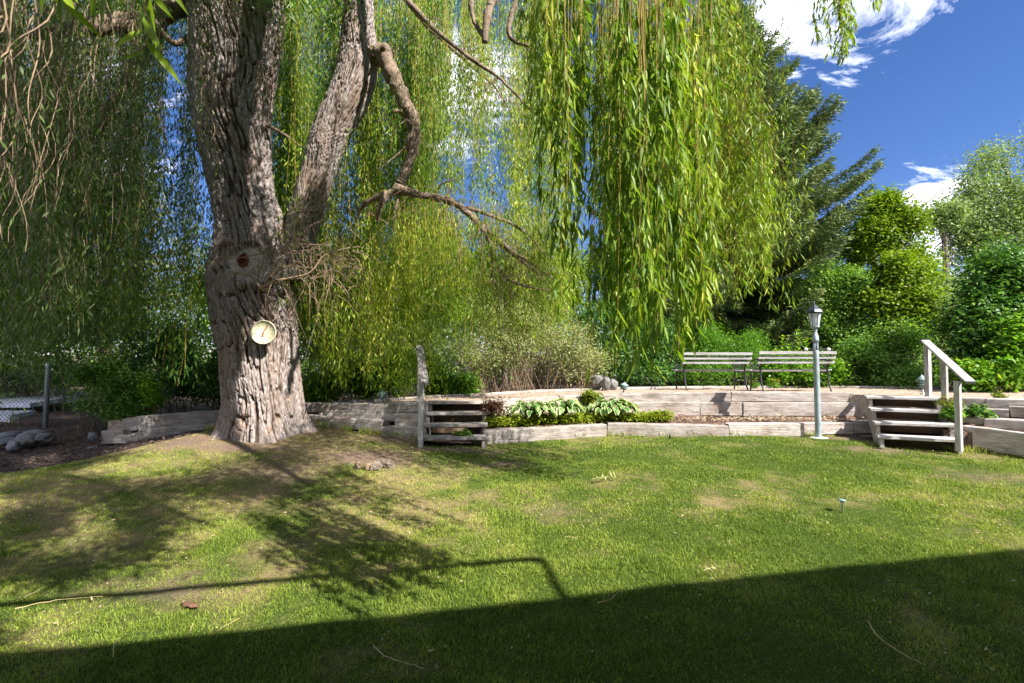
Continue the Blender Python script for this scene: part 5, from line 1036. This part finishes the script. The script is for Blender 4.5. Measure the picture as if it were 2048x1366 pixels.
for i, (u, v, Y_, ru, rv, l) in enumerate(((1196, 764, 10.8, 13, 15, 'tall rounded boulder, left of the three behind the near willow curtain'), (1212, 768, 10.6, 11, 14, 'middle rounded boulder behind the near willow curtain'), (1226, 770, 10.7, 12, 12, 'leaning boulder, right of the three by the crooked path light'), (760, 742, 11.5, 10, 8, 'small boulder above the tiered path light at the trunk side'), (600, 808, 9.2, 9, 5, 'low stone by the path just right of the willow trunk'))):
    rock('boulder', l, u, v, Y_, ru, rv, 'boulders beyond the path', 'boulder', i + 23)
# ---------------------------------------------------------------- fence
fb = P(91, 849, 8.9); t = thing('chain_link_fence', 'rusty chain link fence with a round steel post at the left edge', 'fence', fb)
MB().add(*lathe([(.038, -.3), (.038, 1.02), (.042, 1.03), (.042, 1.06), (.03, 1.09), (0, 1.095)], 16, fb)).build('post', M['galv'], t, True)
mb = MB(); x0, x1, z0_, z1_ = fb[0] - 2.6, fb[0] - .02, fb[2] + .02, fb[2] + .98; s = .075; pths = []
for k in range(-14, 36):
    for sg in (1, -1):
        a = x0 + k * s; p = []
        for (xx, zq) in ((a, z0_), (a + sg * (z1_ - z0_), z1_)): p.append([xx, zq])
        (xa, za), (xb, zb_) = p
        if xa > xb: xa, za, xb, zb_ = xb, zb_, xa, za
        if xb < x0 or xa > x1: continue
        m_ = (zb_ - za) / (xb - xa)
        if xa < x0: za += m_ * (x0 - xa); xa = x0
        if xb > x1: zb_ += m_ * (x1 - xb); xb = x1
        if xb - xa < .02: continue
        pths.append([[xa, fb[1] + .003 * sg, za], [(xa + xb) / 2, fb[1] + .003 * sg, (za + zb_) / 2], [xb, fb[1] + .003 * sg, zb_]])
V, Fc = tubes(np.array(pths), np.full((len(pths), 3), .0032), 4); mb.add(V, Fc)
mb.build('wire_mesh', M['rust'], t)
# pale concrete slabs beyond the fence
def slab(a, b, c, d, th):
    V = np.array([a, b, c, d], float); V = np.concatenate([V, V - [0, 0, th]])
    n_ = MB().add(V, np.array([[0, 1, 2, 3], [7, 6, 5, 4], [0, 4, 5, 1], [1, 5, 6, 2], [2, 6, 7, 3], [3, 7, 4, 0]]))
    return tag(n_.build('pavement', M['concrete']), 'pale concrete slab beyond the chain link fence', 'pavement', kind='structure')
slab((-17, 10.4, .76), P(60, 808.5, 10.4) * [1, 1, 0] + [0, 0, .76], (-10.9, 12.6, .79), (-18, 13.2, .8), .09)
slab((-16, 9.2, .62), P(20, 828, 9.3) * [1, 1, 0] + [0, 0, .62], P(70, 820, 10.3) * [1, 1, 0] + [0, 0, .62], (-16, 10.3, .62), .25)
# ---------------------------------------------------------------- things lying on the lawn
def ground_pt(u, v):
    d = P(u, v, 1.0) - [0, 0, CAM_Z]; y = 2.0
    for _ in range(60):
        p = d * y; h = CAM_Z + p[2] - gz(p[0], p[1]); y += h * .35 / max(.12, -d[2])
    p = d * y; return np.array([p[0], p[1], gz(p[0], p[1])])
tw = [([(20, 1215), (60, 1200), (105, 1178)], 'thin pale twig lying nearest the left edge of the lawn'), ([(30, 1230), (85, 1218), (150, 1208), (205, 1205)], 'long thin grey twig below the pale twig at left'), ([(375, 1290), (385, 1262)], 'short straw-coloured twig standing out of the grass below the bark piece'), ([(418, 1285), (445, 1268), (480, 1248)], 'slightly bent straw twig at the edge of the shade'), ([(1735, 1255), (1760, 1290), (1805, 1322), (1850, 1345)], 'long curved pale twig in the deep shade at lower right'), ([(745, 1305), (775, 1330), (850, 1352)], 'reddish curved twig in the shade, lower centre'), ([(1195, 1218), (1225, 1208), (1245, 1185)], 'thin twig crossing the shadow edge near the centre'), ([(225, 1330), (230, 1300), (238, 1290)], 'short upright twig in the dark grass at lower left'), ([(1130, 1083), (1155, 1084)], 'tiny straight twig in the sunny middle of the lawn')]
for pts, l in tw:
    p = np.array([ground_pt(u, v) for u, v in pts]) + [0, 0, .035]
    p, r = smooth_path(p, np.linspace(.0026, .0012, len(p)), 16); V, Fc = tube1(p + rng.normal(0, .002, p.shape), r, 5)
    tag(MB().add(V, Fc).build('fallen_twig', M['straw']), l, 'twig', 'twigs fallen on the lawn')
for (u, v, n_, l) in ((1208, 965, 22, 'fallen leafy willow sprig wilting in the middle of the lawn'), (1422, 1155, 6, 'small pale wilted sprig near the shadow edge')):
    p = ground_pt(u, v) + [0, 0, .05]; t = thing('fallen_sprig', l, 'sprig', p, 'fallen sprigs'); k = np.linspace(-.006, .006, n_) * n_
    b = p + np.stack([k, .3 * k, .01 * np.cos(k * 20)], -1); d = rng.normal(size=(n_, 3)) * [1, 1, .25] + [.5, 0, .15]
    V, Fc, q = leaves(b, d, (.02 + .0022 * n_) * rng.uniform(.6, 1.2, n_), .012, side=np.tile(ZT, (n_, 1)), hi=True); MB().add(V, Fc, 0, np.repeat(rng.uniform(.5, 1, n_), q)).build('leaves', M['pale'], t)
    MB().add(*tube1([b[0], b[n_ // 2], b[-1]], .0025, 5)).build('stem', M['straw'], t)
p = ground_pt(380, 1217); V, Fc = ico_blob(p + [0, 0, .022], (.06, .026, .007), 3, .5, 2, 5, .4); tag(MB().add(V, Fc).build('bark_piece', M['chip'], None, True), 'flat red-brown piece of bark lying in the grass at left', 'bark')
p = ground_pt(750, 935); t = thing('stump_remains', 'crumbling remains of an old stump with wood splinters in bare earth', 'stump', p)
for i in range(9):
    c = p + [rng.uniform(-.25, .2), rng.uniform(-.12, .1), .03]; V, Fc = ico_blob(c, (rng.uniform(.04, .11), rng.uniform(.03, .06), rng.uniform(.03, .07)), 3, .5, 2.2, 40 + i, rng.uniform(0, 3)); MB().add(V, Fc).build('root_chunk', M['trunk'] if i % 3 else M['twig_grey'], t)
p = ground_pt(1340, 878); tag(MB().add(*tube1([p, p + [0, 0, .06], p + [.004, 0, .085]], [.012, .012, .006], 8)).build('marker_peg', M['iron']), 'tiny dark peg standing at the lawn edge below the timber edging', 'peg')
# ---------------------------------------------------------------- the house behind the viewer (its eaves shade the near lawn)
E1, E2 = ground_pt(0, 1322), ground_pt(2048, 1108); HE = 4.6
def up_to(p, h): k = h - p[2]; return np.array([p[0] + SUN_H[0] * k / math.tan(SUN_EL), p[1] + SUN_H[1] * k / math.tan(SUN_EL), h])
a, b = up_to(E1, HE), up_to(E2, HE); e = nrm((b - a) * [1, 1, 0]); nb_ = np.array([e[1], -e[0], 0])      # nb_ points away from the lawn
o_ = a * [1, 1, 0]
hf = lambda s, d, z: o_ + e * s + nb_ * d + np.array([0, 0, z])
hs_ = thing('house', 'beige house with a dark roof standing behind the viewer', 'house', hf(3, 4, 0))
def boxm(s0, s1, d0, d1, z0, z1): 
    V = [hf(s, d, z) for s in (s0, s1) for d in (d0, d1) for z in (z0, z1)]
    return np.array(V), np.array([[0, 1, 3, 2], [4, 6, 7, 5], [0, 4, 5, 1], [2, 3, 7, 6], [0, 2, 6, 4], [1, 5, 7, 3]])
MB().add(*boxm(-8, 14, .75, 9, -.4, HE - .05)).build('wall', M['siding'], hs_)
V = [hf(s, d, z) for s in (-9, 15) for d, z in ((0, HE), (5, HE + 2.1), (10, HE), (10, HE - .12), (5, HE + 1.95), (0, HE - .14))]
MB().add(V, [np.array([[i, (i + 1) % 6, 6 + (i + 1) % 6, 6 + i] for i in range(6)]), np.array([[5, 4, 3, 2, 1, 0], [6, 7, 8, 9, 10, 11]])]).build('roof', M['roofing'], hs_)
MB().add(*boxm(-9, 15, -.06, -.003, HE - .16, HE + .02)).build('gutter', M['trim'], hs_)
for s in (-5, -1.5, 6, 10):
    w_o = MB().add(*boxm(s, s + 1.5, .70, .748, 1.0, 2.3)).build('window', M['trim'], hs_); MB().add(*boxm(s + .08, s + 1.42, .68, .699, 1.08, 2.22)).build('pane', M['glass'], w_o)
dr_ = MB().add(*boxm(2.5, 3.5, .69, .748, 0, 2.1)).build('door', M['brownwood'], hs_)
# open awning frame along the eaves
A1, A2 = up_to(ground_pt(80, 1201), HE), up_to(ground_pt(1082, 1119), HE); mb = MB()
A3 = A2 + nb_ * np.dot(hf(0, 0, 0) - A2, nb_) * 1.0
A1 = A1 - e * 3.2
fr_o = MB().add(*tube1([A1, A2], .032, 8)).build('awning_bar', M['trim'], hs_); 
MB().add(*tube1([A2 + e * .0, A2 + nb_ * float(np.dot(a - A2, nb_)) + [0, 0, -.05]], .028, 8)).build('awning_arm', M['trim'], hs_)
MB().add(*tube1([A1 + e * .3, A1 + e * .3 + nb_ * float(np.dot(a - A1, nb_)) + [0, 0, -.05]], .028, 8)).build('awning_arm', M['trim'], hs_)
print('faces', sum(len(o.data.polygons) for o in bpy.data.objects if o.type == 'MESH'))
